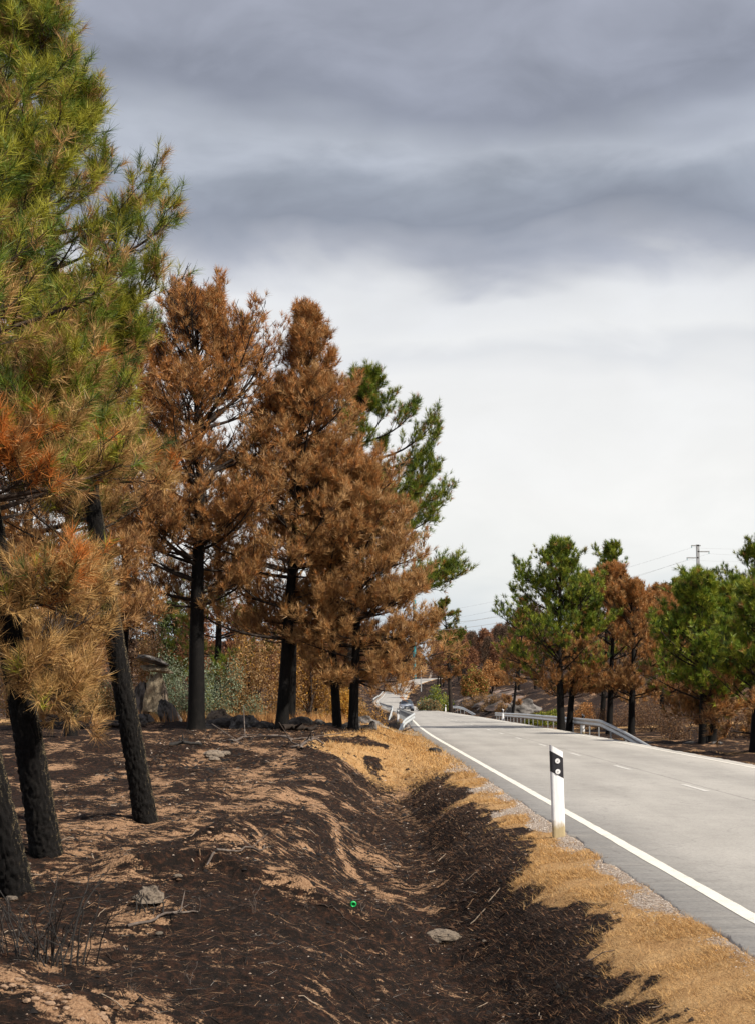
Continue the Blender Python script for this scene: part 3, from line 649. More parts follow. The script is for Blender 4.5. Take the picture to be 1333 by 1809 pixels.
# the scorched row behind
def P3(px, py, Y): return at(px, py, Y)
def basept(px, Y): x = at(px, 1200, Y)[0]; return np.array([x, Y, gz(x, Y)-.05])
b = basept(348, 46.5)
pine('pine_tree', 'tallest rust brown scorched pine with thick black trunk beside the boulder stack', b, at(354, 570, 46.5), .25,
     [(.30, 2.4), (.45, 2.8), (.62, 3.0), (.75, 3.0), (.88, 2.2), (1., .8)], nlimb=104, m2=11, m3=8, seed=21, colf=col_brown(.05, 1.0, .2), elev=(5, 50), curl=34, bare=.07, cones=14, group='scorched brown pines in a row', **mid_kw)
b = basept(498, 48)
pine('pine_tree', 'scorched brown pine with narrow pointed top and a long limb reaching right', b, at(549, 572, 48), .19,
     [(.22, 2.6), (.45, 3.0), (.62, 2.6), (.72, 1.7), (.80, 1.4), (.9, 1.0), (1., .35)], nlimb=98, m2=9, m3=8, seed=22, colf=col_brown(.0, .45, .6), elev=(0, 58), curl=26, bare=.06, cones=14,
     extra=[(.72, 95, 2.2, 25, 60)], group='scorched brown pines in a row', **mid_kw)
b = basept(513, 54)
pine('pine_tree', 'slim dark scorched pine half hidden behind the pointed brown pine', b, at(535, 690, 54), .17,
     [(.25, 2.4), (.5, 2.7), (.8, 2.0), (1., .5)], nlimb=69, m2=8, m3=8, seed=23, keep=.7, colf=col_brown(.0, .5, .3), elev=(0, 55), group='scorched brown pines in a row', **mid_kw)
b = basept(597, 48.5)
pine('pine_tree', 'thin crooked black trunk leaning left, brown crown, left of the roadside pair', b, at(575, 800, 48.5), .14,
     [(.3, 1.6), (.5, 2.2), (.8, 1.6), (1., .4)], nlimb=60, m2=8, m3=8, seed=24, colf=col_brown(.0, .4, .7), elev=(0, 50), bend=.25, group='scorched brown pines in a row', **mid_kw)
b = basept(624, 48)
pine('pine_tree', 'roadside scorched pine atop the grassy bank, pale brown limbs arching over the road', b, at(640, 850, 48), .155,
     [(.20, 1.6), (.32, 2.0), (.5, 1.8), (.7, 1.5), (.88, 1.0), (1., .3)], nlimb=90, m2=9, m3=8, seed=25, colf=col_brown(.05, .2, 1.2), elev=(-8, 50), curl=22,
     extra=[(.34, 90, 2.5, 10, 28), (.27, 85, 2.8, 0, 18), (.30, 105, 2.2, 2, 20)], group='scorched brown pines in a row', **mid_kw)
b = basept(48, 45)
pine('pine_tree', 'brown pine behind the leaning trunks at far left', b, at(60, 560, 45), .19, [(.2, 2.8), (.5, 3.5), (.8, 2.6), (1., .9)], nlimb=80, m2=9, m3=8, seed=26,
     colf=col_brown(.1, .6, .5), elev=(0, 55), group='scorched brown pines in a row', **mid_kw)
b = basept(128, 40)
pine('pine_tree', 'brown pine filling the gap behind the two leaning trunks', b, at(120, 520, 40), .15, [(.2, 1.8), (.5, 2.3), (.8, 1.7), (1., .5)], nlimb=64, m2=9, m3=8, seed=30,
     colf=col_brown(.25, .5, .5), elev=(0, 55), group='scorched brown pines in a row', **mid_kw)
b = basept(215, 52)
pine('pine_tree', 'brown pine between the leaning trunk and the tallest one', b, at(235, 640, 52), .17, [(.28, 2.2), (.5, 2.5), (.8, 1.7), (1., .5)], nlimb=63, m2=8, m3=8, seed=27, keep=.8,
     colf=col_brown(.1, .7, .4), elev=(0, 55), group='scorched brown pines in a row', **mid_kw)
b = basept(610, 63); G1 = dict(mid_kw); G1['sec'] = 1.0
pine('pine_tree', 'green pine behind the brown row with limbs reaching right over the road', b, at(640, 705, 63), .2, [(.55, 2.6), (.7, 2.8), (.85, 2.2), (1., .8)], nlimb=30, m2=15, m3=11, seed=28,
     colf=col_green(.35, .1, .12, 1.0), elev=(10, 60), s2min=.45,
     extra=[(.60, 88, 3.9, 10, 40), (.64, 92, 3.7, 14, 48), (.57, 84, 3.8, 6, 40), (.66, 98, 3.4, 12, 54), (.62, 78, 3.0, 10, 50), (.55, 100, 3.4, 4, 34), (.86, 88, 2.6, 16, 60), (.80, 95, 3.4, 10, 55), (.76, 84, 3.6, 10, 55), (.36, 90, 4.4, 8, 26), (.34, 84, 4.0, 12, 34), (.38, 96, 4.2, 2, 22), (.37, 80, 4.2, 6, 36), (.35, 100, 4.2, 12, 30)], **G1)
# behind the row, filling toward the left
b = basept(385, 66)
pine('pine_tree', 'small dark pine with a fresh green base seen between the black trunks', b, at(390, 830, 66), .16, [(.12, 2.0), (.4, 3.0), (.7, 2.4), (1., .6)], nlimb=60, m2=8, m3=8, seed=29, keep=.75,
     colf=lambda P, rel, rad, r: col_green(.5, .1, .25)(P, 1-rel*.9, rad, r), elev=(0, 50), **mid_kw)
# right side of the road
rk = dict(mid_kw); rk['nn'] = 18; rk['nwid'] = .024; rk['lvar'] = (.5, 1.32); rk['keep'] = .92; rk['tip_up'] = .8; rk['nlen'] = .23
def rpine(px, Y, tpx, tpy, rb, crown, seed, colf, label, **kw):
    b = basept(px, Y); k = dict(rk); k.update(kw); return pine('pine_tree', label, b, at(tpx, tpy, Y), rb, crown, seed=seed, colf=colf, group='pines right of the road', **k)
rpine(989, 76, 985, 990, .19, [(.2, 1.8), (.32, 2.5), (.55, 2.6), (.8, 1.9), (1., .6)], 31, col_green(.46, .07, .02, 1.15), 'left trunk of the green topped twin pines behind the barrier', nlimb=55, m2=9, m3=8, extra=[(.5, -88, 3.1, 15, 45), (.6, -75, 2.8, 20, 55), (.36, -95, 2.9, 5, 25), (.68, -100, 2.5, 20, 60), (.3, -70, 2.6, 0, 15)])
rpine(1002, 77, 1025, 1045, .16, [(.25, 1.6), (.4, 2.2), (.6, 2.0), (.85, 1.3), (1., .5)], 32, col_green(.56, .08, .03, 1.1), 'right trunk of the green topped twin pines, crown mostly browned', nlimb=40, m2=8, m3=8)
rpine(1073, 80, 1083, 1018, .16, [(.22, 1.7), (.4, 2.4), (.6, 2.1), (.85, 1.2), (1., .3)], 33, col_brown(.0, .9, .25), 'reddish brown scorched pine right of the green twins', nlimb=46, m2=8, m3=8)
rpine(1112, 77, 1118, 1050, .17, [(.18, 1.8), (.4, 2.2), (.65, 1.9), (.85, 1.1), (1., .3)], 34, col_brown(.0, .5, .45), 'dull brown scorched pine beside the falling end of the long barrier', nlimb=46, m2=8, m3=8)
rpine(1060, 96, 1078, 985, .16, [(.4, 2.0), (.7, 2.0), (.9, 1.5), (1., .6)], 35, col_green(.3, .1, .01, 1.15), 'green pine top rising behind the reddish brown pine', nlimb=30, m2=8, m3=8)
rpine(1238, 62, 1240, 1040, .17, [(.14, 1.7), (.35, 2.1), (.6, 1.9), (.85, 1.3), (1., .4)], 36, col_green(.40, .08, .03, 1.3), 'bright green pine with drooping brown skirt at right, left trunk', nlimb=57, m2=9, m3=8, tip_up=.3)
rpine(1252, 63.5, 1290, 1065, .16, [(.18, 1.6), (.4, 2.0), (.7, 1.6), (1., .5)], 37, col_green(.42, .08, .04, 1.3), 'bright green pine with drooping brown skirt at right, right trunk', nlimb=46, m2=8, m3=8, tip_up=.3)
rpine(1328, 52, 1345, 1060, .17, [(.12, 1.4), (.35, 1.7), (.6, 1.6), (1., .5)], 38, col_green(.48, .1, .12, 1.2), 'thick dark trunk at the right edge with low straw coloured boughs', nlimb=46, m2=8, m3=8, tip_up=.25)
rpine(1324, 84, 1330, 990, .18, [(.4, 2.4), (.7, 2.4), (.9, 1.6), (1., .7)], 39, col_green(.3, .1, .02, 1.1), 'tall green pine top behind at the right edge', nlimb=36, m2=8, m3=8)
rpine(1195, 92, 1190, 1045, .16, [(.2, 1.8), (.4, 2.2), (.7, 1.8), (1., .5)], 40, col_green(.55, .12, .15, 1.25), 'yellowish green pine behind the bright green one', nlimb=36, m2=8, m3=8)
rpine(903, 138, 925, 1070, .12, [(.1, 1.2), (.35, 1.6), (.7, 1.2), (1., .4)], 41, col_brown(.05, .7, .3), 'low brown pine at the left foot of the green twins', nlimb=30, m2=7, m3=8)
rpine(1166, 90, 1166, 1052, .15, [(.15, 1.7), (.4, 2.1), (.65, 1.7), (.85, 1.0), (1., .3)], 42, col_brown(.05, .5, .35), 'brown pine standing back between the dull brown and bright green pines', nlimb=44, m2=8, m3=7)
# far single pine at the bend
b = basept(796, 214)
pine('pine_tree', 'lone pine with bare lower trunk standing above the bend of the road', b, at(784, 1072, 214), .30, [(.35, 1.8), (.5, 3.2), (.7, 3.0), (.88, 2.2), (1., 1.0)], nlimb=60, m2=7, m3=6, seed=51,
     colf=col_green(.62, .16, .30, .8), elev=(-5, 45), nn=16, nlen=.36, nwid=.04, spread=(8, 60), trunkS=8, trunkK=12, tip_up=.4, bark='limb', bend=.12)

# ------------------------------------------------------------------ shrubs and broadleaf trees
def shrub(name, label, cat, base, rx, ry, rz, n, leaf, cols, w, seed=1, stems=7, group=None, lift=.0, stem_mat='twig', clump=14, wid=.55):
    global rng
    save = rng; rng = np.random.default_rng(seed)
    root = thing(name, label, cat, base, group)
    C = rng.normal(size=(clump, 3)); C = nrm(C)*rng.uniform(.45, .9, (clump, 1)); C[:, 2] = np.abs(C[:, 2])*.9 - .05
    i = rng.integers(0, clump, n); P = C[i] + nrm(rng.normal(size=(n, 3)))*rng.random((n, 1))**.45*rng.uniform(.22, .42, (clump, 1))[i]
    P = P*np.array([rx, ry, rz]); P[:, 2] = np.abs(P[:, 2]) + lift
    D = nrm(rng.normal(size=(n, 3)) + np.array([0, 0, .5])); S = ortho(D); l = leaf*rng.uniform(.6, 1.3, (n, 1))
    V = np.stack([P, P + D*l*.5 + S*l*wid*.5, P + D*l, P + D*l*.5 - S*l*wid*.5], 1).reshape(-1, 3)
    c = pal(rng.random(n), cols, w)*rng.uniform(.75, 1.25, (n, 1)); cl_ = rng.uniform(.8, 1.15, (clump, 1))[i]; c = np.clip(c*cl_, 0, 1)
    f = link('foliage', mesh_from('foliage', V, np.arange(4*n).reshape(-1, 4), col=np.repeat(c, 4, 0)), M['leaves'], root); f['kind'] = 'stuff'
    st = C[:min(stems, clump)]*np.array([rx, ry, rz])*.8 + np.array([0, 0, lift]); k = np.linspace(0, 1, 6)[None, :, None]
    PP = st[:, None, :]*np.concatenate([k**1.6, k**1.6, k], -1); PP = PP + .03*rx*rng.normal(size=PP.shape)*k*(1-k)*4
    PP[:, 0, 2] = -.1
    hh = rz+lift; V, F = tubes(PP, np.tile(np.linspace(.018, .006, 6)*max(1., hh/1.6), (len(PP), 1)), 5)
    link('stem', mesh_from('stem', V, F, smooth=True), M[stem_mat], root)
    rng = save; return root
SILVER = (.24, .29, .20); SAGE = (.15, .19, .11); OCH = (.42, .22, .035); TANL = (.33, .20, .09); LGREEN = (.14, .20, .03)
def bp(px, Y): return basept(px, Y)
shrub('olive_shrub', 'silvery green shrub just right of the boulder stack', 'shrub', bp(325, 60), 1.6, 1.0, 2.9, 13000, .075, [SILVER, SAGE], [1, .5], 61)
shrub('olive_shrub', 'greyish green shrub right of the thickest black trunk', 'shrub', bp(405, 60), 1.5, 1.0, 2.6, 11000, .075, [SILVER, SAGE, TANL], [.7, .6, .5], 62)
shrub('yellow_shrub', 'golden yellow leafed shrub glowing between the two roadside trunks', 'shrub', bp(602, 58), .75, .7, 2.4, 5000, .075, [OCH, (.50, .30, .05), TANL], [1, .8, .4], 63)
shrub('oak_tree', 'small tan leafed oak right of the green shrub and behind the trunks', 'tree', bp(448, 61), 1.4, 1.4, 4.2, 9000, .085, [TANL, (.24, .13, .05), OCH, (.36, .25, .13)], [1, .8, .3, .5], 64, lift=.5)
shrub('oak_tree', 'tan and yellow leafed young oak behind the pair of slim trunks', 'tree', bp(548, 62), 1.5, 1.3, 4.2, 12000, .085, [TANL, (.24, .13, .05), OCH], [1, .6, .6], 65, lift=.6)
shrub('oak_tree', 'dull brown leafed oak directly behind the boulder stack', 'tree', bp(268, 66), 1.4, 1.3, 3.9, 10000, .085, [TANL, (.22, .12, .05), OLIVE], [1, 1, .3], 66, lift=.5)
shrub('bush', 'low green and tan bush behind the leaning trunks at left', 'shrub', bp(150, 58), 2.2, 1.2, 2.6, 12000, .08, [SAGE, TANL, OLIVE, BROWN], [.5, 1, .6, .7], 67)
shrub('bush', 'brown bush at the left edge behind the trunks', 'shrub', bp(30, 56), 2.0, 1.2, 2.8, 10000, .08, [BROWN, TANL, OLIVE], [1, .7, .3], 68)
shrub('bush', 'dense brown bush behind the narrow pointed pine', 'shrub', bp(480, 70), 2.6, 1.5, 2.8, 12000, .09, [BROWN, TANL, OLIVE, OCH], [1, .7, .4, .2], 69)
shrub('bush', 'ochre brown bush right of the roadside trunks above the bank', 'shrub', bp(628, 72), 1.5, 1.3, 2.6, 12000, .09, [(.25, .14, .05), TANL, OCH], [1, .7, .5], 70)
shrub('green_bush', 'fresh green bush glimpsed left of the twin slim trunks', 'shrub', bp(372, 74), 1.3, 1.2, 4.2, 9000, .09, [LGREEN, YGREEN, OLIVE], [1, .7, .3], 71, lift=.3)
# right side
shrub('green_bush', 'yellow green bush left of the green twin pines behind the barrier', 'shrub', bp(962, 112), 1.5, 1.2, 1.7, 6000, .12, [YGREEN, LGREEN, OLIVE], [1, .7, .3], 72)
shrub('bush', 'orange brown bush just right of the green twin pine trunks', 'shrub', bp(1026, 108), 1.3, 1.1, 1.9, 6000, .12, [RUST, (.34, .17, .06), TANL], [1, .8, .6], 73)
for i, (px, Y, rx, rz, lb) in enumerate([(1148, 82, 1.4, 2.0, 'bare brown brush right of the dull brown pine'), (1052, 92, 1.6, 1.8, 'brown brush between the green twins and the reddish pine'), (1125, 98, 2.4, 2.6, 'grey brown brush right behind the dull brown pine'), (1322, 66, 1.4, 2.0, 'dark brush behind the thick trunk at the right edge'), (1180, 68, .9, 1.6, 'thin brown brush left of the bright green pine'),
        (1212, 78, 1.6, 2.4, 'tall brown brush behind the bright green pine trunks'), (1290, 70, 1.6, 2.4, 'dark brown brush right of the bright green pine trunks'), (1092, 100, 2.2, 2.0, 'grey brown brush between the brown pines'),
        (1150, 105, 2.6, 3.2, 'dense scorched thicket behind the barrier end'), (1255, 96, 3.0, 3.4, 'dense scorched thicket behind the bright green pine')]):
    shrub('bush', lb, 'shrub', bp(px, Y), rx, 1.2, rz, 4200, .09, [(.17, .10, .06), (.10, .065, .048), TANL, DBROWN], [.7, 1.2, .25, .8], 80+i, wid=.3, stems=14)
shrub('green_bush', 'yellow green bush on the inside of the distant road bend', 'shrub', bp(768, 232), 2.6, 2.0, 3.6, 5000, .26, [YGREEN, LGREEN, SAGE], [1, .8, .6], 90)
shrub('bush', 'pale grey green bush below the yellow green one at the bend', 'shrub', bp(757, 224), 2.2, 1.6, 2.0, 4000, .22, [SAGE, TANL], [1, .9], 91)
shrub('young_pine', 'small green and orange pine on the slope right of the lone pine', 'pine tree', bp(835, 215), 2.3, 2.0, 5.0, 6000, .26, [LGREEN, RUST, BROWN, (.34, .17, .06)], [.7, .9, .6, .8], 92, lift=1.2)
shrub('young_pine', 'small orange brown pine on the slope, farther right', 'pine tree', bp(866, 225), 2.2, 2.0, 5.0, 6000, .26, [RUST, BROWN, (.34, .17, .06)], [.9, .8, .8], 93, lift=1.6)
for i, (px, Y, rx, rz, lb) in enumerate([(868, 165, 1.2, 2.2, 'dry tan shrub among the pink slabs'), (842, 190, 2.4, 2.2, 'grey brown shrub high on the rocky slope'), (889, 150, 1.3, 1.4, 'low dry shrub beside the dark boulder')]):
    shrub('bush', lb, 'shrub', bp(px, Y), rx, 1.2, rz, 4000, .16, [TANL, (.16, .11, .07), BROWN], [.8, 1, .5], 95+i, wid=.35, stems=10)
for i, (px, Y, rx, rz, lb) in enumerate([(650, 84, .8, 1.0, 'brown shrub left of the near barrier end'), (590, 150, 3.5, 5.5, 'large ochre brown tree left of the distant road'), (575, 240, 6, 8, 'olive brown tree left of the far road bend'),
                                         (672, 560, 13, 11, 'olive brown copse above the far end of the road')]):
    shrub('bush', lb, 'shrub', bp(px, Y), rx, rx*.8, rz, 7000, .05+Y*.0011, [TANL, BROWN, OLIVE, OCH], [.9, 1, .5, .4], 100+i, stems=10)

# ------------------------------------------------------------------ far wood: individual trees on the far hill
def far_variant(seed, kind):
    r = np.random.default_rng(seed); H = r.uniform(9, 13); root = thing('pine_tree', 'scorched pine among many on the far hillside', 'pine tree', (0, 0, 0), 'pines on the far hillside')
    n = 330; t = r.random(n)**.8; z = H*(.42+.58*t); rad = H*.17*np.sqrt(np.clip(1-((t-.35)/.68)**2, .02, 1))*(1+.3*r.normal(size=n)*.6)
    a = r.uniform(0, 2*np.pi, n); P = np.stack([rad*np.sqrt(r.random(n))*np.cos(a), rad*np.sqrt(r.random(n))*np.sin(a), z], -1)
    pals = {0: ([(.24, .11, .055), (.17, .08, .05), (.32, .155, .07)], [1, .8, .6]), 1: ([(.05, .07, .02), (.08, .10, .03), (.13, .07, .03)], [1, .8, .5]), 2: ([(.10, .065, .045), (.14, .09, .06)], [1, 1])}[kind]
    m = 14; Pb = np.repeat(P, m, 0) + r.normal(size=(n*m, 3))*.26; D = nrm(r.normal(size=(n*m, 3)) + np.array([0, 0, .5])); S = nrm(np.cross(D, r.normal(size=D.shape)))
    l = r.uniform(.2, .42, (n*m, 1)); V = np.stack([Pb-S*l*.28, Pb+S*l*.28, Pb+D*l], 1).reshape(-1, 3)
    c = pal(r.random(n), *pals); c = np.repeat(c, m, 0)*r.uniform(.75, 1.25, (n*m, 1))
    f = link('foliage', mesh_from('foliage', V, np.arange(3*n*m).reshape(-1, 3), col=np.repeat(c, 3, 0)), M['leaves'], root); f['kind'] = 'stuff'
    PP = np.stack([np.linspace(0, r.normal()*.5, 6), np.linspace(0, r.normal()*.5, 6), np.linspace(-.5, H*.9, 6)], -1)[None]
    V, F = tubes(PP, np.linspace(.24, .06, 6)[None], 6); link('trunk', mesh_from('trunk', V, F, smooth=True), M['char_bark2'], root)
    # a few bare limbs below the crown
    nb = 8; zz = H*r.uniform(.2, .5, nb); aa = r.uniform(0, 6.28, nb); p0 = np.stack([0*zz, 0*zz, zz], -1); p1 = p0 + np.stack([np.cos(aa)*1.3, np.sin(aa)*1.3, .3+0*aa], -1)
    V, F = tubes(np.stack([p0, (p0+p1)/2, p1], 1), np.tile([.06, .045, .02], (nb, 1)), 4); link('branch', mesh_from('branch', V, F), M['char_bark2'], root)
    return root
variants = [far_variant(200+i, k) for i, k in enumerate([0, 0, 0, 0, 1, 2, 2])]
vlab = {0: 'rust brown scorched pine among many on the far hillside', 1: 'still green pine among the scorched ones on the far hillside', 2: 'thin grey brown scorched pine among many on the far hillside'}
vk = [0, 0, 0, 0, 1, 2, 2]
spots = []
def spot_ok(x, y): return abs(x-cxf(np.array([y]))[0]) > 7
rr = np.random.default_rng(5)
for k in range(5200):
    y = rr.uniform(300, 820)**1.0; px = rr.uniform(560, 960) if rr.random() < .68 else rr.uniform(1080, 1333)
    x = (px-CX)/FPX*y
    if not spot_ok(x, y): continue
    if px < 760 and y < 560: continue
    if px > 760 and px < 960 and y < 330: continue
    if len(spots) and min((x-a)**2+(y-b_)**2 for a, b_ in spots) < (4.2+y*.006)**2: continue
    spots.append((x, y))
    if len(spots) >= 285: break
for i, (x, y) in enumerate(spots):
    vi = int(rr.choice(7, p=[.16, .16, .16, .14, .10, .14, .14])); z = gz(x, y) - .2; sc = rr.uniform(.8, 1.2)
    if i < 7: o = variants[i]; vi = i; o.location = (x, y, z); o.rotation_euler = (0, 0, rr.uniform(0, 6)); o.scale = (sc, sc, sc)
    else: o = dup(variants[vi], (x, y, z), rr.uniform(0, 6), sc)
    o['label'] = vlab[vk[vi]]
# mid distance pines to close the view behind the right hand group and the left row
mids = [(1140, 150, .75, 2, 'dark scorched pine in the gap left of the bright green pine'), (1168, 165, .72, 0, 'rust brown pine in the gap under the pylon'), (1205, 140, .58, 0, 'rust brown pine below the pylon'),
        (1110, 170, .8, 5, 'grey scorched pine behind the brown pines'), (1040, 175, .9, 1, 'rust pine behind the green twins'), (1275, 130, .6, 4, 'green pine far behind the bright green one'),
        (945, 190, .8, 5, 'thin burnt pine on the burnt slope left of the green twins'), (915, 205, .8, 2, 'rust pine on the burnt slope left of the green twins'),
        (1180, 210, .98, 4, 'dark green pine top standing out beside the pylon')]
for px, Y, sc, vi, lb in mids:
    if sc == 0: continue
    p = basept(px, Y); dup(variants[vi], p, px*.7, sc, lb, 'pines behind the right hand trees')
left_b = [(20, 90, .75, 1), (95, 84, .7, 2), (160, 96, .8, 0), (235, 88, .7, 5), (300, 100, .75, 4), (350, 92, .6, 1), (430, 98, .7, 3), (500, 90, .65, 0), (560, 104, .7, 2), (615, 96, .6, 1)]
for px, Y, sc, vi in left_b:
    p = basept(px, Y); dup(variants[vi], p, px*.7, sc, 'small scorched pine far behind the row of black trunks', 'pines far behind the brown row')

# ------------------------------------------------------------------ rocks
def rock_mesh(seed, sub=3, rough=.28, flatb=.35, sq=1.0):
    import bmesh
    bm = bmesh.new(); bmesh.ops.create_icosphere(bm, subdivisions=sub, radius=1.0)
    V = np.array([v.co[:] for v in bm.verts]); r = np.random.default_rng(seed); o = r.uniform(0, 50, 3)
    d = nrm(V)
    for k in range(9):       # facets
        n = nrm(r.normal(size=3)); h = r.uniform(.55, .85); s_ = d@n; d = d - np.clip((d@n)-h, 0, 1)[:, None]*n*.85
    d = d*(1 + rough*.35*fbm(V[:, 0]*2+o[0], V[:, 1]*2+o[1], V[:, 2]*2+o[2], o=4, g=.6))[:, None]
    d[:, 2] = np.maximum(d[:, 2], -flatb)
    for v, p in zip(bm.verts, d): v.co = p
    me = bpy.data.meshes.new('rock'); bm.to_mesh(me); bm.free()
    return me
RM = [rock_mesh(300+i, 3) for i in range(6)]; RMH = [rock_mesh(320+i, 4, .5) for i in range(3)]
RCACHE = {}; RML = [rock_mesh(340+i, 2) for i in range(4)]
def rock(label, p, d, rz=0, mat='rock', mesh=None, group=None, name='rock', tilt=(0, 0)):
    if group and not mesh: mesh = RML[int(rr.integers(0, 4))]
    mesh = mesh or RM[int(rr.integers(0, 6))]; key = (mesh.name, mat)
    if key not in RCACHE: RCACHE[key] = mesh.copy(); RCACHE[key].name = 'rock'
    o = link(name, RCACHE[key], M[mat]); o.location = p; o.scale = d; o.rotation_euler = (tilt[0], tilt[1], rz)
    return tag(o, label, 'rock', group)
g = ground(262, 1598); rock('pale rough stone on the mound at lower left', g+[0, 0, .05], (.12, .10, .095), .4, mesh=RMH[0])
g = ground(780, 1668); rock('half burnt stone with pale top lying in the ditch', g+[0, 0, .04], (.18, .12, .085), .1, mesh=RMH[1])
for (px, py, s_, lb) in [(378, 1338, .22, 'dark stone beside the pale flat one in mid clearing'), (377, 1345, .13, 'grey stone nearest the camera in mid clearing'), (396, 1334, .14, 'pale flat stone in mid clearing'),
                         (283, 1652, .03, 'small round stone below the mound'), (315, 1556, .04, 'small pinkish stone in the dark hollow'), (245, 1590, .05, 'small stone left of the pale rough stone'),
                         (855, 1665, .03, 'tiny pale stone right of the half burnt stone'), (20, 1590, .05, 'grey stone at the foot of the nearest trunk')]:
    g = ground(px, py); rock(lb, g+[0, 0, s_*.2], (s_, s_*.8, s_*.5), px*.3)
# pale clods of the small bank at the lower left corner and on the mound
for i in range(46):
    if i < 28: px, py = rr.uniform(0, 190), 0; py = 1735 + px*.33 + rr.normal(0, 14)
    else: px, py = rr.normal(415, 38), rr.normal(1485, 12)
    g = ground(px, min(py, 1806)); s_ = rr.uniform(.008, .026); rock('small pale clod of soil or stone on bare ground' if i < 28 else 'small clod on the crumbling mound', g+[0, 0, s_*.1], (s_*1.2, s_, s_*.7), rr.uniform(0, 6), 'clod', group='pale clods in the lower left corner' if i < 28 else 'clods on the mound')
# line of stones across the back of the clearing
nwall = 0
for i, px in enumerate(np.linspace(95, 640, 44)):
    if 240 < px < 330 or 335 < px < 362: continue
    Y = 50.5 + rr.normal(0, .7); p = basept(px + rr.normal(0, 4), Y); s_ = rr.uniform(.18, .50)
    rock('low rounded stone in the line of stones behind the clearing', p+[0, 0, s_*.22], (s_*1.3, s_, s_*rr.uniform(.5, .8)), rr.uniform(0, 6), 'rock_dark', group='stones lining the back of the clearing')
p = basept(385, 52); rock('pale topped stone right of the thickest trunk', p+[0, 0, .15], (.55, .4, .42), .3, 'rock', RMH[0])
p = basept(435, 50); rock('long dark stone below the tan oak', p+[0, 0, .1], (.65, .4, .4), 1.0, 'rock_grey', RMH[2])
# stacked boulder formation
p = basept(273, 56)
st = thing('boulder_stack', 'tall weathered boulder stack with overhanging cap slab, behind the clearing', 'rock formation', p)
def bpart(name, me, loc, sc, rot, mat): o = link(name, me.copy(), M[mat], st); o.location = loc; o.scale = sc; o.rotation_euler = rot; return o
bpart('boulder', RMH[0], (0.0, 0, .95), (.50, .5, 1.08), (0, .03, .3), 'rock_big'); bpart('boulder', RMH[1], (.36, -.1, .8), (.16, .3, .85), (0, -.05, .1), 'rock')
bpart('boulder', RMH[2], (-.42, -.05, .8), (.22, .35, 1.0), (0, .05, 1.1), 'rock_grey'); bpart('cap_slab', RMH[1], (.02, 0, 2.02), (.58, .55, .17), (0, .12, .2), 'rock_big'); bpart('cap_slab', RMH[2], (-.02, 0, 2.32), (.66, .55, .17), (0, .30, .5), 'rock_grey')
p = basept(302, 52.5); rock('grey angular block leaning beside the boulder stack', p+[0, 0, .15], (.34, .3, .72), .3, 'rock_grey', RMH[1], tilt=(0, -.35))
p = basept(258, 52); rock('rounded dark stone at the foot of the boulder stack', p+[0, 0, .1], (.34, .3, .3), .8, 'rock_grey', RMH[2])
# dark rocks at the end of the bank left of the barrier
for i, (px, Y, s_) in enumerate([(640, 60, .5), (655, 66, .6), (668, 70, .6), (646, 70, .7), (676, 78, .5)]):
    p = basept(px, Y); rock('dark rock heaped on the crest of the bank beside the roadside trunks', p+[0, 0, .05], (s_*1.3, s_, s_*.7), i*1.3, 'rock_grey', RMH[i % 3], group='dark rocks at the bank crest')
g = ground(768, 1330); rock('charred stump like lump at the verge edge', g+[0, 0, .04], (.22, .16, .12), .2, 'charcoal')
g = basept(657, 50); rock('small burnt stump right of the roadside trunks', g+[0, 0, .1], (.16, .14, .24), .2, 'rock_grey')
# right: dark boulder and pink slabs
p = basept(918, 140); rock('big dark rounded boulder behind the far end of the long barrier', p+[0, 0, .3], (2.0, 1.4, 1.25), .2, 'rock_grey', RMH[0])
for i in range(75):
    Y = rr.uniform(135, 240); px = rr.uniform(805, 905); x = (px-CX)/FPX*Y
    if x - cxf(np.array([Y]))[0] < 7.5: continue
    s_ = rr.uniform(.5, 1.9); rock('pinkish grey rock slab on the burnt roadside slope', (x, Y, gz(x, Y)-.05), (s_*1.7, s_, s_*.38), rr.uniform(-.5, .5), 'rock_pink', group='rock slabs on the burnt slope', tilt=(rr.uniform(-.1, .1), -.2), name='rock_slab')
for i, px in enumerate([1146, 1160, 1215, 1222, 1262, 1300]):
    p = basept(px, 64 - i*.6); s_ = rr.uniform(.12, .25); rock('small pale stone on the burnt ground under the right hand pines', p+[0, 0, .03], (s_*1.4, s_, s_*.5), px, 'rock_grey', group='stones under the right hand pines')

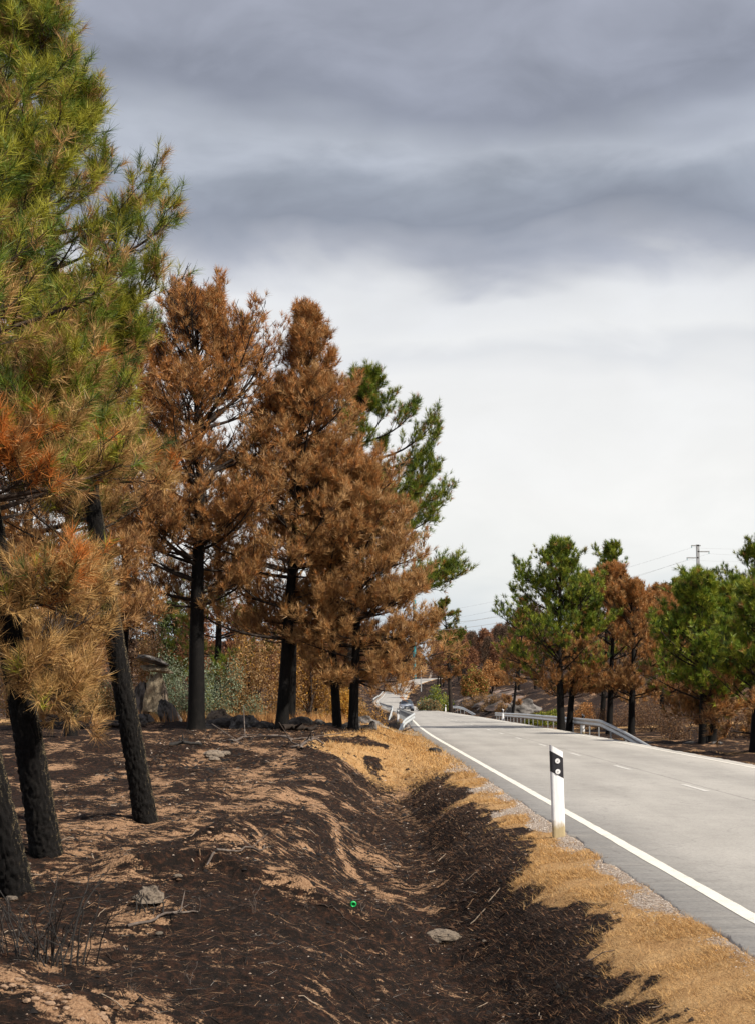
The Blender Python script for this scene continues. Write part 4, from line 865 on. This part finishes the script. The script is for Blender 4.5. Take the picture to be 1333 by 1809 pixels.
# ------------------------------------------------------------------ barriers
WPROF = [(-.002, .155), (-.03, .145), (-.075, .11), (-.075, .06), (-.02, .025), (-.02, -.025), (-.075, -.06), (-.075, -.11), (-.03, -.145), (-.002, -.155)]
def barrier(name, label, pts, spacing, side, y_post=(0, 1e9), hollow=False):
    """pts: list of (x, y, top z). side: +1 when the beam faces +x"""
    P = np.array(pts, float); seg = np.r_[0, np.cumsum(np.linalg.norm(np.diff(P, axis=0), axis=1))]; Lt = seg[-1]
    s_ = np.arange(0, Lt, .5); s_ = np.r_[s_, Lt]; Q = np.stack([np.interp(s_, seg, P[:, i]) for i in range(3)], -1)
    # soften the corners a little
    Q[1:-1] = (Q[:-2]+2*Q[1:-1]+Q[2:])/4
    T = nrm(np.gradient(Q, axis=0)); Sd = np.stack([T[:, 1], -T[:, 0], 0*T[:, 0]], -1)*side*np.sign(np.mean(T[:, 1])); Sd = nrm(Sd)
    up = np.array([0, 0, 1.]); pr = np.array(WPROF); inner = pr.copy(); inner[:, 0] += .006
    ring = np.concatenate([pr, inner[::-1]]); n = len(ring)
    V = Q[:, None, :] + Sd[:, None, :]*(-ring[None, :, 0:1]) + up*(ring[None, :, 1:2]-.155)
    base = np.array([P[0, 0], P[0, 1], gz(P[0, 0], P[0, 1])]); i = np.arange(len(Q)*n).reshape(len(Q), n); nx = np.roll(i, -1, 1)
    F = np.stack([i[:-1], nx[:-1], nx[1:], i[1:]], -1).reshape(-1, 4)
    root = thing(name, label, 'crash barrier', base)
    link('rail', mesh_from('rail', V.reshape(-1, 3)-base, F), M['galv'], root)
    d = spacing*.5; pm = None
    while d < Lt:
        q = np.array([np.interp(d, seg, P[:, k]) for k in range(3)]); zg = gz(q[0], q[1]); 
        if q[2]-zg > .22:
            j = min(len(T)-1, int(d/.5)); sdv = Sd[j]; c = q - sdv*.07
            mb = MB(); hgt = q[2]-zg+.25; ang = math.atan2(T[j][0], T[j][1]); 
            from mathutils import Euler
            R_ = Euler((0, 0, -ang))
            o = c-base
            mb.box((o[0], o[1], o[2]-.02-hgt/2), (.012, .12, hgt), R_)
            w_ = Vector((0, .06, 0)); w_.rotate(R_)
            for sg in (-1, 1): mb.box((o[0]+sg*w_.x-sdv[0]*.02, o[1]+sg*w_.y-sdv[1]*.02, o[2]-.02-hgt/2), (.05, .010, hgt), R_)
            mb.box((o[0]+sdv[0]*.04, o[1]+sdv[1]*.04, o[2]-.155), (.07, .1, .14), R_)
            mb.build('post', M['galv_dark'], root)
        d += spacing
    # round button bolts / reflector at the end
    return root
def gtop(x, y, h): return gz(x, y)+h
RB = [(9.8, 57, gz(9.8, 57)+.02), (9.5, 61.5, gz(9.5, 61.5)+.42), (9.35, 67, -.3+.78), (9.5, 80, -.38+.78), (9.8, 105, -.55+.78), (10.15, 138, -.88+.80)]
barrier('crash_barrier', 'long galvanised roadside barrier right of the road, near end falling into the ground', RB, 3.3, -1)
LB = [(.75, 76.5, gz(.75, 76.5)+.02), (1.35, 82.5, -.1+.33), (2.0, 88, -.15+.66), (2.05, 100, -.28+.70), (2.1, 125, -.45+.72), (2.0, 158, -.62+.75)]
barrier('crash_barrier', 'galvanised barrier on the left roadside bending out at its near end', LB, 2.0, 1)
LB2 = [(1.15, 172, gz(1.15, 172)+.05), (1.6, 178, -.65+.6), (1.7, 186, -.7+.75), (1.9, 214, -.85+.75), (1.4, 245, -.95+.75), (.3, 285, -.8+.75)]
barrier('crash_barrier', 'second barrier on the left beyond the gap, beside the car', LB2, 4, 1)
RB2 = [(10.9, 178, gz(10.9, 178)+.05), (9.9, 183, -.7+.62), (9.5, 190, -.72+.78), (9.4, 199, -.8+.78)]
barrier('crash_barrier', 'short barrier stub right of the road before the lone pine', RB2, 4, -1)
RB3 = [(10.2, 240, gz(10.2, 240)+.05), (9.0, 246, -.9+.6), (8.4, 255, -.95+.75), (7.4, 285, -.85+.75)]
barrier('crash_barrier', 'far barrier on the right of the road just behind the car', RB3, 4, -1)
LB3 = [(-.9, 330, -.3+.7), (-.4, 360, .0+.7), (.5, 395, .45+.7), (1.6, 430, 1.6+.7)]
barrier('crash_barrier', 'farthest barrier along the left outside of the distant curve', LB3, 6, 1)

# ------------------------------------------------------------------ delineator posts
M['post_white'] = None
m, nt, b_, o_ = newmat('post_white'); tcn = nt.nodes.new('ShaderNodeTexCoord'); sp = nt.nodes.new('ShaderNodeSeparateXYZ'); nt.links.new(tcn.outputs['Object'], sp.inputs[0])
nz = objnoise(nt, 18, 5, .6, sc=(1, 1, .4)); q = mathn(nt, 'ADD', sp.outputs[2], mathn(nt, 'MULTIPLY', nz, None, vb=-.22)); r_ = ramp(nt, [(.0, 1.0), (.10, 0.0)]); nt.links.new(q, r_.inputs[0])
c_ = mixc(nt, r_.outputs[0], (.80, .81, .84), (.42, .34, .20)); n5 = objnoise(nt, 40, 4, .6, sc=(1, 1, .15)); r5 = ramp(nt, [(.3, .86), (.5, 1.0)]); nt.links.new(n5, r5.inputs[0])
nt.links.new(mixc(nt, 1.0, c_, r5.outputs[0], 'MULTIPLY'), b_.inputs['Base Color']); b_.inputs['Roughness'].default_value = .45; M['post_white'] = m
M['post_black'] = simple('post_black_band', (.012, .011, .016), .45, var=.2)
M['reflector'] = simple('reflector_lens', (.70, .70, .72), .25, var=.15, scale=60); M['reflector_dot'] = simple('reflector_centre', (.25, .25, .27), .3)
def delineator(label, loc, rz=0, group=None):
    root = thing('delineator_post', label, 'road post', loc, group, rz)
    W, Dp, H = .075, .034, 1.04; sl = .085       # half width, half depth, height, slant
    zt = lambda x: H - sl*(x+W)/(2*W)
    def sect(z0f, z1f, mat, name, wx=0.0):
        # rounded oblong section between two slanted cuts
        n = 20; vs = []; fs = []
        for f in (z0f, z1f):
            for k in range(n):
                a = 2*math.pi*k/n; ca, sa = math.cos(a), math.sin(a); x = (W+wx)*math.copysign(abs(ca)**.45, ca); y = (Dp+wx)*math.copysign(abs(sa)**.75, sa); vs.append((x, y, f(x)))
        fs.append(tuple(range(n-1, -1, -1))); fs.append(tuple(range(n, 2*n)))
        for k in range(n): fs.append((k, (k+1) % n, n+(k+1) % n, n+k))
        mb = MB(); mb.v = vs; mb.f = fs; return mb.build(name, M[mat], root)
    sect(lambda x: -.25, lambda x: zt(x)-.302, 'post_white', 'post_body'); bd = sect(lambda x: zt(x)-.3, lambda x: zt(x)-.07, 'post_black', 'black_band', .0015); sect(lambda x: zt(x)-.068, lambda x: zt(x), 'post_white', 'post_cap')
    for zc in (.855, .735):
        mb = MB(); mb.disc((0.003, -Dp-.004, zc), .029, .012, 'y', 24); rf = mb.build('reflector', M['reflector'], root, smooth=False)
        mb = MB(); mb.disc((0.003, -Dp-.0115, zc), .006, .004, 'y', 10); mb.build('centre_dot', M['reflector_dot'], rf)
    return root
g = ground(986, 1479)
d0 = delineator('white reflector post with black band standing in the near verge', g, math.radians(9)); d0.rotation_euler = (0, math.radians(-1.2), math.radians(9))
for px, Y, lb in [(1028, 80, 'small reflector post behind the middle of the long right barrier'), (887, 122, 'small reflector post behind the far end of the long right barrier'), (786, 205, 'distant white reflector post beside the lone pine')]:
    p = basept(px, Y); dup(d0, p, math.radians(20), None, lb)
for x_, Y, lb in [(1.5, 118, 'reflector post behind the near left barrier'), (2.0, 140, 'reflector post farther along the near left barrier'), (1.5, 178, 'reflector post at the start of the second left barrier')]:
    dup(d0, (x_, Y, gz(x_, Y)), 0, None, lb)

# ------------------------------------------------------------------ car
M['car_paint'] = simple('silver_white_car_paint', (.60, .64, .70), .28, .2, var=.05); M['glass'] = simple('dark_car_glass', (.05, .065, .08), .08, 0, var=.2)
M['tyre'] = simple('tyre_rubber', (.015, .015, .015), .8); M['trim'] = simple('black_trim', (.015, .015, .017), .5); M['lamp'] = simple('headlight_glass', (.75, .77, .80), .12); M['plate'] = simple('number_plate', (.8, .8, .78), .5); M['alloy'] = simple('alloy_rim', (.4, .41, .42), .3, .8)
cy = 219.0; cxp = at(717, 1200, cy)[0]
car = thing('car', 'silver white car driving towards the camera on the far bend', 'car', (cxp, cy, float(czf(np.array([cy]))[0])+.01), rz=math.radians(4))
mb = MB()
def loft(mb, secs):
    n = len(secs[0]); i0 = len(mb.v)
    for sc_ in secs: mb.v += sc_
    for a in range(len(secs)-1):
        for k in range(n): mb.f.append((i0+a*n+k, i0+a*n+(k+1) % n, i0+(a+1)*n+(k+1) % n, i0+(a+1)*n+k))
    mb.f.append(tuple(range(i0, i0+n))); mb.f.append(tuple(range(i0+(len(secs)-1)*n+n-1, i0+(len(secs)-1)*n-1, -1)))
def sec(y, zb, zt_, wb, wt): 
    return [(-wb, y, zb), (-wb-.02, y, (zb+zt_)/2), (-wt, y, zt_-.06), (-wt*.85, y, zt_), (wt*.85, y, zt_), (wt, y, zt_-.06), (wb+.02, y, (zb+zt_)/2), (wb, y, zb)]
loft(mb, [sec(-2.1, .38, .62, .70, .66), sec(-2.0, .26, .78, .84, .78), sec(-1.2, .22, .96, .88, .82), sec(-.9, .22, 1.02, .88, .84), sec(1.2, .22, 1.05, .88, .84), sec(2.0, .28, 1.02, .85, .80), sec(2.1, .4, .9, .75, .7)])
mb.build('body', M['car_paint'], car, bevel=.02)
mb = MB(); loft(mb, [sec(-1.05, .98, 1.03, .80, .76), sec(-.35, 1.0, 1.50, .80, .60), sec(1.0, 1.0, 1.53, .80, .60), sec(1.9, 1.0, 1.10, .78, .72)]); mb.build('cabin', M['glass'], car)
mb = MB(); mb.box((0, .4, 1.53), (1.18, 1.5, .035)); mb.build('roof', M['car_paint'], car, bevel=.01)
mb = MB(); mb.box((0, -2.08, .55), (1.0, .08, .2)); mb.box((0, -2.07, .33), (1.3, .08, .12)); mb.build('grille', M['trim'], car)
mb = MB(); mb.box((0, -2.13, .42), (.5, .02, .11)); mb.build('number_plate', M['plate'], car)
for sx in (-1, 1):
    mb = MB(); mb.prism([(sx*.50, .66), (sx*.80, .72), (sx*.82, .83), (sx*.55, .78)], -2.08, -1.9); mb.build('headlight', M['lamp'], car)
    mb = MB(); mb.box((sx*.98, -.75, 1.06), (.2, .1, .13)); mb.build('mirror', M['trim'], car, bevel=.02)
    for yy in (-1.35, 1.35):
        mb = MB(); mb.disc((sx*.79, yy, .32), .32, .21, 'x', 24); wh = mb.build('wheel', M['tyre'], car); mb = MB(); mb.disc((sx*.885, yy, .32), .2, .04, 'x', 16); mb.build('rim', M['alloy'], wh)

# ------------------------------------------------------------------ masts and wires
M['mast_red'] = simple('red_mast_paint', (.50, .10, .09), .5, var=.2); M['mast_grey'] = simple('grey_mast', (.33, .34, .35), .6); M['mast_teal'] = simple('teal_mast_paint', (.02, .22, .26), .5, var=.2); M['wire'] = simple('power_wire', (.20, .19, .18), .5)
Ym = 560; xm = at(731, 1100, Ym)[0]; zb = gz(xm, Ym)
mast = thing('painted_mast', 'slim roadside mast, red above and teal below, showing through the brown branches', 'mast', (xm, Ym, zb))
def zt(py, Y): return at(700, py, Y)[2]-zb
for nm, z0, z1, r0, r1, mt_ in (('mast_top', zt(1022, Ym), zt(985, Ym), .46, .42, 'mast_red'), ('mast_shaft', zt(1060, Ym), zt(1022, Ym), .54, .46, 'mast_grey'), ('mast_base', 0-.5, zt(1060, Ym), .64, .54, 'mast_teal')):
    V, F = tubes(np.array([[[0, 0, z0], [0, 0, (z0+z1)/2], [0, 0, z1]]], float), np.array([[r0, (r0+r1)/2, r1]]), 14); link(nm, mesh_from(nm, V, F, smooth=True), M[mt_], mast)
Yp = 330; xp = at(1232, 1000, Yp)[0]; zp = gz(xp, Yp)
pyl = thing('power_pole', 'concrete power pole with three cross arms rising over the right hand pines', 'power pole', (xp, Yp, zp))
ztp = at(1232, 962, Yp)[2]-zp
mb = MB(); mb.box((0, 0, ztp/2-.3), (.6, .6, ztp+.6)); mb.build('pole', M['mast_grey'], pyl)
for dz, x0, x1, sl in ((-.25, -1.4, .6, .05), (-1.5, -.1, 2.4, 0), (-2.8, -2.4, .1, 0)):
    mb = MB(); mb.box(((x0+x1)/2, -.22, ztp+dz), (x1-x0, .16, .24)); a_ = mb.build('cross_arm', M['mast_grey'], pyl)
    xe = x0+.1 if abs(x0) > abs(x1) else x1-.1
    mb = MB(); mb.disc((xe, -.22, ztp+dz-.28), .07, .4, 'z', 8); mb.build('insulator', M['mast_teal'], a_)
def wire(p0, p1, sag, r, label, group='overhead wires'):
    t = np.linspace(0, 1, 24)[:, None]; P = np.array(p0)*(1-t)+np.array(p1)*t; P[:, 2] -= (4*t*(1-t))[:, 0]*sag
    V, F = tubes((P-P[0])[None], np.full((1, 24), r), 5); o = link('overhead_wire', mesh_from('overhead_wire', V, F), M['wire']); o.location = P[0]; tag(o, label, 'power line', group)
for k, (dz, dx) in enumerate(((-.25, -1.3), (-1.5, 2.3), (-2.8, -2.3))):
    top = np.array([xp+dx, Yp, zp+ztp+dz-.4]); wire(top, at(1500, 950+k*12, 500), 1.5, .012, ('topmost', 'middle', 'lowest')[k]+' wire running right from the power pole')
    wire(top, at(560, 1105+k*16, 420), 3, .012, ('topmost', 'middle', 'lowest')[k]+' thin wire crossing the pale sky left of the power pole')
wire(at(690, 1106, 185), at(1000, 1062, 240), .8, .022, 'upper pale wire in front of the far burnt hillside')
wire(at(690, 1118, 185), at(1000, 1072, 240), .8, .022, 'lower pale wire in front of the far burnt hillside')
Yq = 430; q = basept(743, Yq); w_ = thing('utility_pole', 'thin pale pole beside the far end of the road', 'pole', q)
V, F = tubes(np.array([[[0, 0, -.3], [0, 0, 3], [0, 0, 6.2]]], float), np.array([[.16, .14, .11]]), 8); link('pole', mesh_from('pole', V, F), M['mast_grey'], w_)
link('pole_cap', mesh_from('pole_cap', *tubes(np.array([[[0, 0, 6.2], [0, 0, 6.3], [0, 0, 6.4]]], float), np.array([[.14, .14, .10]]), 8)), M['mast_grey'], w_)

# ------------------------------------------------------------------ ground litter and grass
def scatter_blades(name, n, xr, yr, accept, length, width, tilt, cols, w, seed, label, cat, ddir=None, curve=True, yexp=True):
    global rng
    save = rng; rng = np.random.default_rng(seed)
    a, b2 = yr; Y = a*(b2/a)**rng.random(n) if yexp else rng.uniform(a, b2, n)
    X = rng.uniform(xr[0], xr[1], n) + (cxf(Y)-HW); k = rng.random(n) < accept(X, Y); X, Y = X[k], Y[k]; n = len(X)
    Z = terrain(X, Y); P = np.stack([X, Y, Z], -1); az = rng.uniform(0, 2*np.pi, n) if ddir is None else rng.normal(ddir[0], ddir[1], n)
    th = np.radians(rng.uniform(tilt[0], tilt[1], n)); D = np.stack([np.cos(th)*np.sin(az), np.cos(th)*np.cos(az), np.sin(th)], -1)
    l = length*rng.uniform(.4, 1.2, (n, 1))*np.clip((Y[:, None]/14)**.25, 1, 2); wd = width*np.clip(Y[:, None]/12, .8, 4); S = nrm(np.cross(D, np.array([0, 0, 1.])) + .3*rng.normal(size=D.shape))
    P = P + np.array([0, 0, .002]); V = np.stack([P - S*wd*.5, P + S*wd*.5, P + D*l], 1).reshape(-1, 3)
    c = pal(rng.random(n), cols, w)*rng.uniform(.7, 1.3, (n, 1)); o = link(name, mesh_from(name, V, np.arange(3*n).reshape(-1, 3), col=np.clip(np.repeat(c, 3, 0), 0, 1)), M['straw']); tag(o, label, cat, kind='stuff')
    rng = save; return o
def mk(ix): return lambda X, Y: masks(X, Y)[ix]
CH = (.016, .012, .010); CH2 = (.035, .022, .016); TB = (.09, .05, .03); TS = (.34, .22, .13); TG = (.56, .35, .145); TG2 = (.44, .25, .09)
scatter_blades('dry_grass', 190000, (-2.2, -.38), (8.5, 36), lambda X, Y: masks(X, Y)[0]**1.5*(1-.97*masks(X, Y)[1])*np.clip(.35+1.1*fbm(X*2.2, Y*1.6, o=3), .03, 1), .07, .0034, (1, 50), [TG, TG2, (.46, .33, .17), (.28, .17, .08)], [1, .9, .3, .35], 401, 'short matted dry yellow grass on the roadside verge', 'grass', ddir=(math.radians(-110), 1.3))
scatter_blades('dry_grass', 60000, (-7, -.4), (32, 75), lambda X, Y: masks(X, Y)[0]**2, .12, .0045, (5, 55), [TG, TG2, (.50, .35, .17), TB], [1, .8, .4, .25], 402, 'tawny dry grass covering the bank by the roadside pine', 'grass')
scatter_blades('burnt_grass', 70000, (-2.9, -.8), (8.5, 36), lambda X, Y: (1-masks(X, Y)[0])*np.clip(1.2*np.exp(-((X-cxf(Y)+HW+1.35)/.5)**2), .1, 1), .065, .0036, (1, 40), [CH, CH2, TB, (.24, .12, .06), TS], [.8, .9, .8, .45, .15], 403, 'blackened grass stubble on the slopes of the ditch', 'grass', ddir=(math.radians(-95), 1.2))
scatter_blades('forest_litter', 120000, (-7.5, -1.6), (6.5, 50), lambda X, Y: .75*(1-masks(X, Y)[0]), .12, .0028, (-1, 14), [CH, CH2, TB, (.24, .12, .06), TS, (.34, .33, .31)], [.9, .7, .7, .6, .22, .08], 404, 'scattered burnt needles and straw on the forest floor', 'litter')
scatter_blades('tall_dry_grass', 26000, (-14, -3), (52, 76), lambda X, Y: masks(X, Y)[0], .34, .008, (40, 88), [(.42, .22, .08), TG, (.30, .14, .06)], [1, .7, .6], 405, 'tall orange dry grass behind the stones', 'grass')
# pebbles on gravel shoulder and clearing
def pebbles(name, n, xr, yr, accept, size, cols, w, seed, label):
    global rng
    save = rng; rng = np.random.default_rng(seed); Y = yr[0]*(yr[1]/yr[0])**rng.random(n); X = rng.uniform(xr[0], xr[1], n)+(cxf(Y)-HW); k = rng.random(n) < accept(X, Y); X, Y = X[k], Y[k]; n = len(X)
    P = np.stack([X, Y, terrain(X, Y)], -1); s_ = size*rng.uniform(.4, 1.3, (n, 1, 1))*np.clip(Y[:, None, None]/14, .8, 2.2)
    oc = np.array([[1, 0, 0], [0, 1, 0], [-1, 0, 0], [0, -1, 0], [0, 0, .7]])[None]*rng.uniform(.6, 1.3, (n, 5, 1)); a = rng.uniform(0, 6.28, n); ca, sa = np.cos(a)[:, None], np.sin(a)[:, None]
    oc = np.stack([oc[..., 0]*ca-oc[..., 1]*sa, oc[..., 0]*sa+oc[..., 1]*ca, oc[..., 2]], -1); V = (P[:, None, :]+oc*s_).reshape(-1, 3)
    f = np.array([[0, 1, 4], [1, 2, 4], [2, 3, 4], [3, 0, 4]])[None]+5*np.arange(n)[:, None, None]; c = pal(rng.random(n), cols, w)*rng.uniform(.8, 1.2, (n, 1))
    o = link(name, mesh_from(name, V, f.reshape(-1, 3), col=np.repeat(c, 5, 0)), M['straw']); tag(o, label, 'stones', kind='stuff'); rng = save
pebbles('gravel', 30000, (-1.1, -.36), (8.5, 60), lambda X, Y: masks(X, Y)[1], .008, [(.42, .36, .31), (.28, .22, .18), (.55, .50, .45)], [1, .8, .6], 411, 'loose gravel along the broken edge of the road')
pebbles('scattered_stones', 6500, (-7.5, -1.0), (7, 48), lambda X, Y: .7*(1-masks(X, Y)[0]), .011, [(.30, .22, .17), (.08, .06, .05), (.42, .34, .28), (.03, .025, .02)], [.6, 1, .3, 1], 412, 'small stones and charcoal bits strewn over the burnt ground')

# sticks and charred fragments strewn about
def sticks(n, seed):
    r = np.random.default_rng(seed); Y = 7*(46/7)**r.random(n); X = r.uniform(-7.5, -1.0, n)+(cxf(Y)-HW); k = (masks(X, Y)[0] < .4) & (fbm(X*.8, Y*.5, o=2) > -.25); X, Y = X[k], Y[k]; n = len(X)
    a = r.uniform(0, 6.28, n); L_ = r.uniform(.04, .17, n); t = np.linspace(-.5, .5, 4)[None, :]
    P = np.stack([X[:, None]+np.cos(a)[:, None]*t*L_[:, None], Y[:, None]+np.sin(a)[:, None]*t*L_[:, None], 0*t+0*X[:, None]], -1) + r.normal(size=(n, 4, 3))*.004; P[..., 2] = terrain(P[..., 0], P[..., 1]) + .004 + .015*r.random((n, 4))
    V, F = tubes(P, np.repeat(r.uniform(.0018, .006, n)[:, None], 4, 1)*np.clip(Y[:, None]/14, .8, 2), 3)
    c = pal(r.random(n), [CH, CH2, (.20, .12, .07), (.38, .30, .23)], [1, .8, .5, .35]); o = link('scattered_twigs', mesh_from('scattered_twigs', V, F, col=np.repeat(c, 12, 0)), M['straw']); tag(o, 'burnt and pale twigs strewn over the forest floor', 'twigs', kind='stuff')
sticks(2600, 77)
pebbles('charcoal_lumps', 5200, (-7.5, -1.0), (7, 48), lambda X, Y: (1-masks(X, Y)[0])*(fbm(X*.9+9, Y*.6, o=2) > 0), .028, [(.012, .01, .01), (.03, .02, .016), (.10, .055, .03)], [1, .6, .5], 413, 'charred lumps of soil and bark on the burnt ground')

# charred shrub skeleton at lower left
def twigs_obj(root, base, n, h, spreadr, r0, mat, seed, name='stem'):
    r = np.random.default_rng(seed)
    for i in range(n):
        a = r.uniform(0, 6.28); L_ = h*r.uniform(.45, 1.1); tl = r.uniform(.05, .5); K = 7; t = np.linspace(0, 1, K)[:, None]
        d = np.array([math.cos(a)*tl, math.sin(a)*tl, 1.]); p0 = np.array([r.normal()*spreadr, r.normal()*spreadr*.6, -.03]); P = p0 + d*L_*t + r.normal(size=(K, 3))*.012*t + np.array([math.cos(a), math.sin(a), 0])*L_*.18*t**2
        pr = [tubes(P[None], (r0*r.uniform(.6, 1.3)*(1-.6*t[:, 0]))[None], 5)]
        for j in range(2):
            k = r.integers(2, K-1); q = P[k]; e = q + (d*.6+r.normal(size=3)*.5)*L_*.22; pr.append(tubes(np.stack([q, (q+e)/2, e])[None], np.array([[r0*.5, r0*.4, r0*.25]]), 4))
        V, F = joinm(pr); link(name, mesh_from(name, V, F, smooth=True), mat, root)
g = ground(72, 1700); root = thing('charred_shrub', 'cluster of charred upright twigs at the lower left', 'burnt shrub', g)
twigs_obj(root, g, 26, .50, .13, .006, M['charcoal'], 5); twigs_obj(root, g, 6, .42, .13, .006, M['twig'], 6)
g = ground(275, 1610); root = thing('charred_shrub', 'small burnt root tangle beside the pale rough stone', 'burnt shrub', g); twigs_obj(root, g, 8, .16, .07, .006, M['charcoal'], 7)
for i, (px, py, h, lb) in enumerate([(450, 1612, .28, 'single dry stalk left of centre in the clearing'), (347, 1614, .18, 'short dry stalk below the dark hollow'), (540, 1605, .15, 'short dry stalk left of the green ring'), (638, 1610, .14, 'curved dry stalk beside the green ring'),
                                    (335, 1740, .16, 'thin stalk at the bottom left'), (235, 1760, .14, 'thin stalk near the lower left bank'), (985, 1760, .16, 'burnt twig tuft low in the ditch slope'), (1000, 1770, .2, 'second burnt twig tuft low in the ditch slope'), (430, 1700, .12, 'tiny tuft of dry stems on the pale streak')]):
    g = ground(px, py); root = thing('dry_stalk', lb, 'dry plant', g); twigs_obj(root, g, 3, h, .01, .0028, M['dead' if i < 6 else 'charcoal'], 20+i)
# fallen branches
def fallen(px0, py0, px1, py1, r, mat, label, arch=.0, seed=0):
    a = ground(px0, py0); b = ground(px1, py1); rg = np.random.default_rng(seed); t = np.linspace(0, 1, 14)[:, None]; P = a*(1-t)+b*t; P += rg.normal(size=P.shape)*np.linalg.norm(b-a)*.012
    P[:, 2] = terrain(P[:, 0], P[:, 1]) + r + arch*np.sin(t[:, 0]*math.pi); pr = [tubes((P-a)[None], (r*(1-.5*t[:, 0]))[None], 7)]
    L_ = np.linalg.norm(b-a)
    for j in range(3):
        k = rg.integers(3, 11); q = P[k]-a; e = q + np.array([rg.normal()*.15, rg.normal()*.2, abs(rg.normal())*.12])*L_; pr.append(tubes(np.stack([q, (q+e)/2, e])[None], np.array([[r*.5, r*.4, r*.2]]), 5))
    V, F = joinm(pr); o = link('fallen_branch', mesh_from('fallen_branch', V, F, smooth=True), M[mat]); o.location = a; tag(o, label, 'branch')
fallen(532, 1326, 572, 1322, .035, 'dead', 'pale arched branch on the ground right of the pointed pine', .22, 1)
fallen(410, 1312, 450, 1304, .03, 'dead', 'pale fallen branch below the stones, centre left', .04, 2)
fallen(480, 1300, 535, 1322, .03, 'dead', 'fallen branch leading away from the pointed pine foot', .08, 3)
fallen(300, 1320, 360, 1318, .05, 'charcoal', 'burnt fallen branch in mid clearing', .02, 4)
fallen(500, 1292, 560, 1290, .10, 'limb', 'short log lying between the trunks of the row', .0, 5)
fallen(180, 1285, 260, 1283, .06, 'dead', 'fallen branch in front of the boulder stack', .02, 6)
fallen(225, 1640, 350, 1615, .012, 'dead', 'thin pale root running up to the mound', .01, 7)
fallen(370, 1530, 470, 1500, .012, 'dead', 'thin root exposed on the crumbling mound', .01, 8)
fallen(560, 1600, 650, 1640, .006, 'twig', 'thin dark twig below the green ring', .01, 9)
fallen(1040, 1700, 1085, 1680, .005, 'dead', 'pale straw like twig on the ditch slope', .01, 10)
# green plastic ring
g = ground(624, 1604); import bmesh
vs, fs = [], []; nA, nB_ = 22, 8
for i in range(nA):
    for j in range(nB_):
        a, b2 = 2*math.pi*i/nA, 2*math.pi*j/nB_; r_ = .021+.0085*math.cos(b2); vs.append((r_*math.cos(a), .012*math.sin(b2), r_*math.sin(a))); fs.append((i*nB_+j, ((i+1) % nA)*nB_+j, ((i+1) % nA)*nB_+(j+1) % nB_, i*nB_+(j+1) % nB_))
root = thing('bottle_cap', 'small bright green plastic cap lying on the burnt ground', 'bottle cap', g+[0, 0, .022])
link('cap_rim', mesh_from('cap_rim', np.array(vs), np.array(fs), smooth=True), simple('green_plastic', (.01, .42, .10), .35, var=.1), root)
mb = MB(); mb.disc((0, .006, 0), .02, .004, 'y', 20); mb.build('cap_top', simple('green_plastic_dark', (.008, .25, .07), .4, var=.1), root)
root.rotation_euler = (.25, 0, .2)
tot = sum(len(o.data.polygons) for o in scene.objects if o.type == 'MESH')
print('POLYS', tot, 'OBJ', len(scene.objects), 'far', len(spots)); print(PINES)
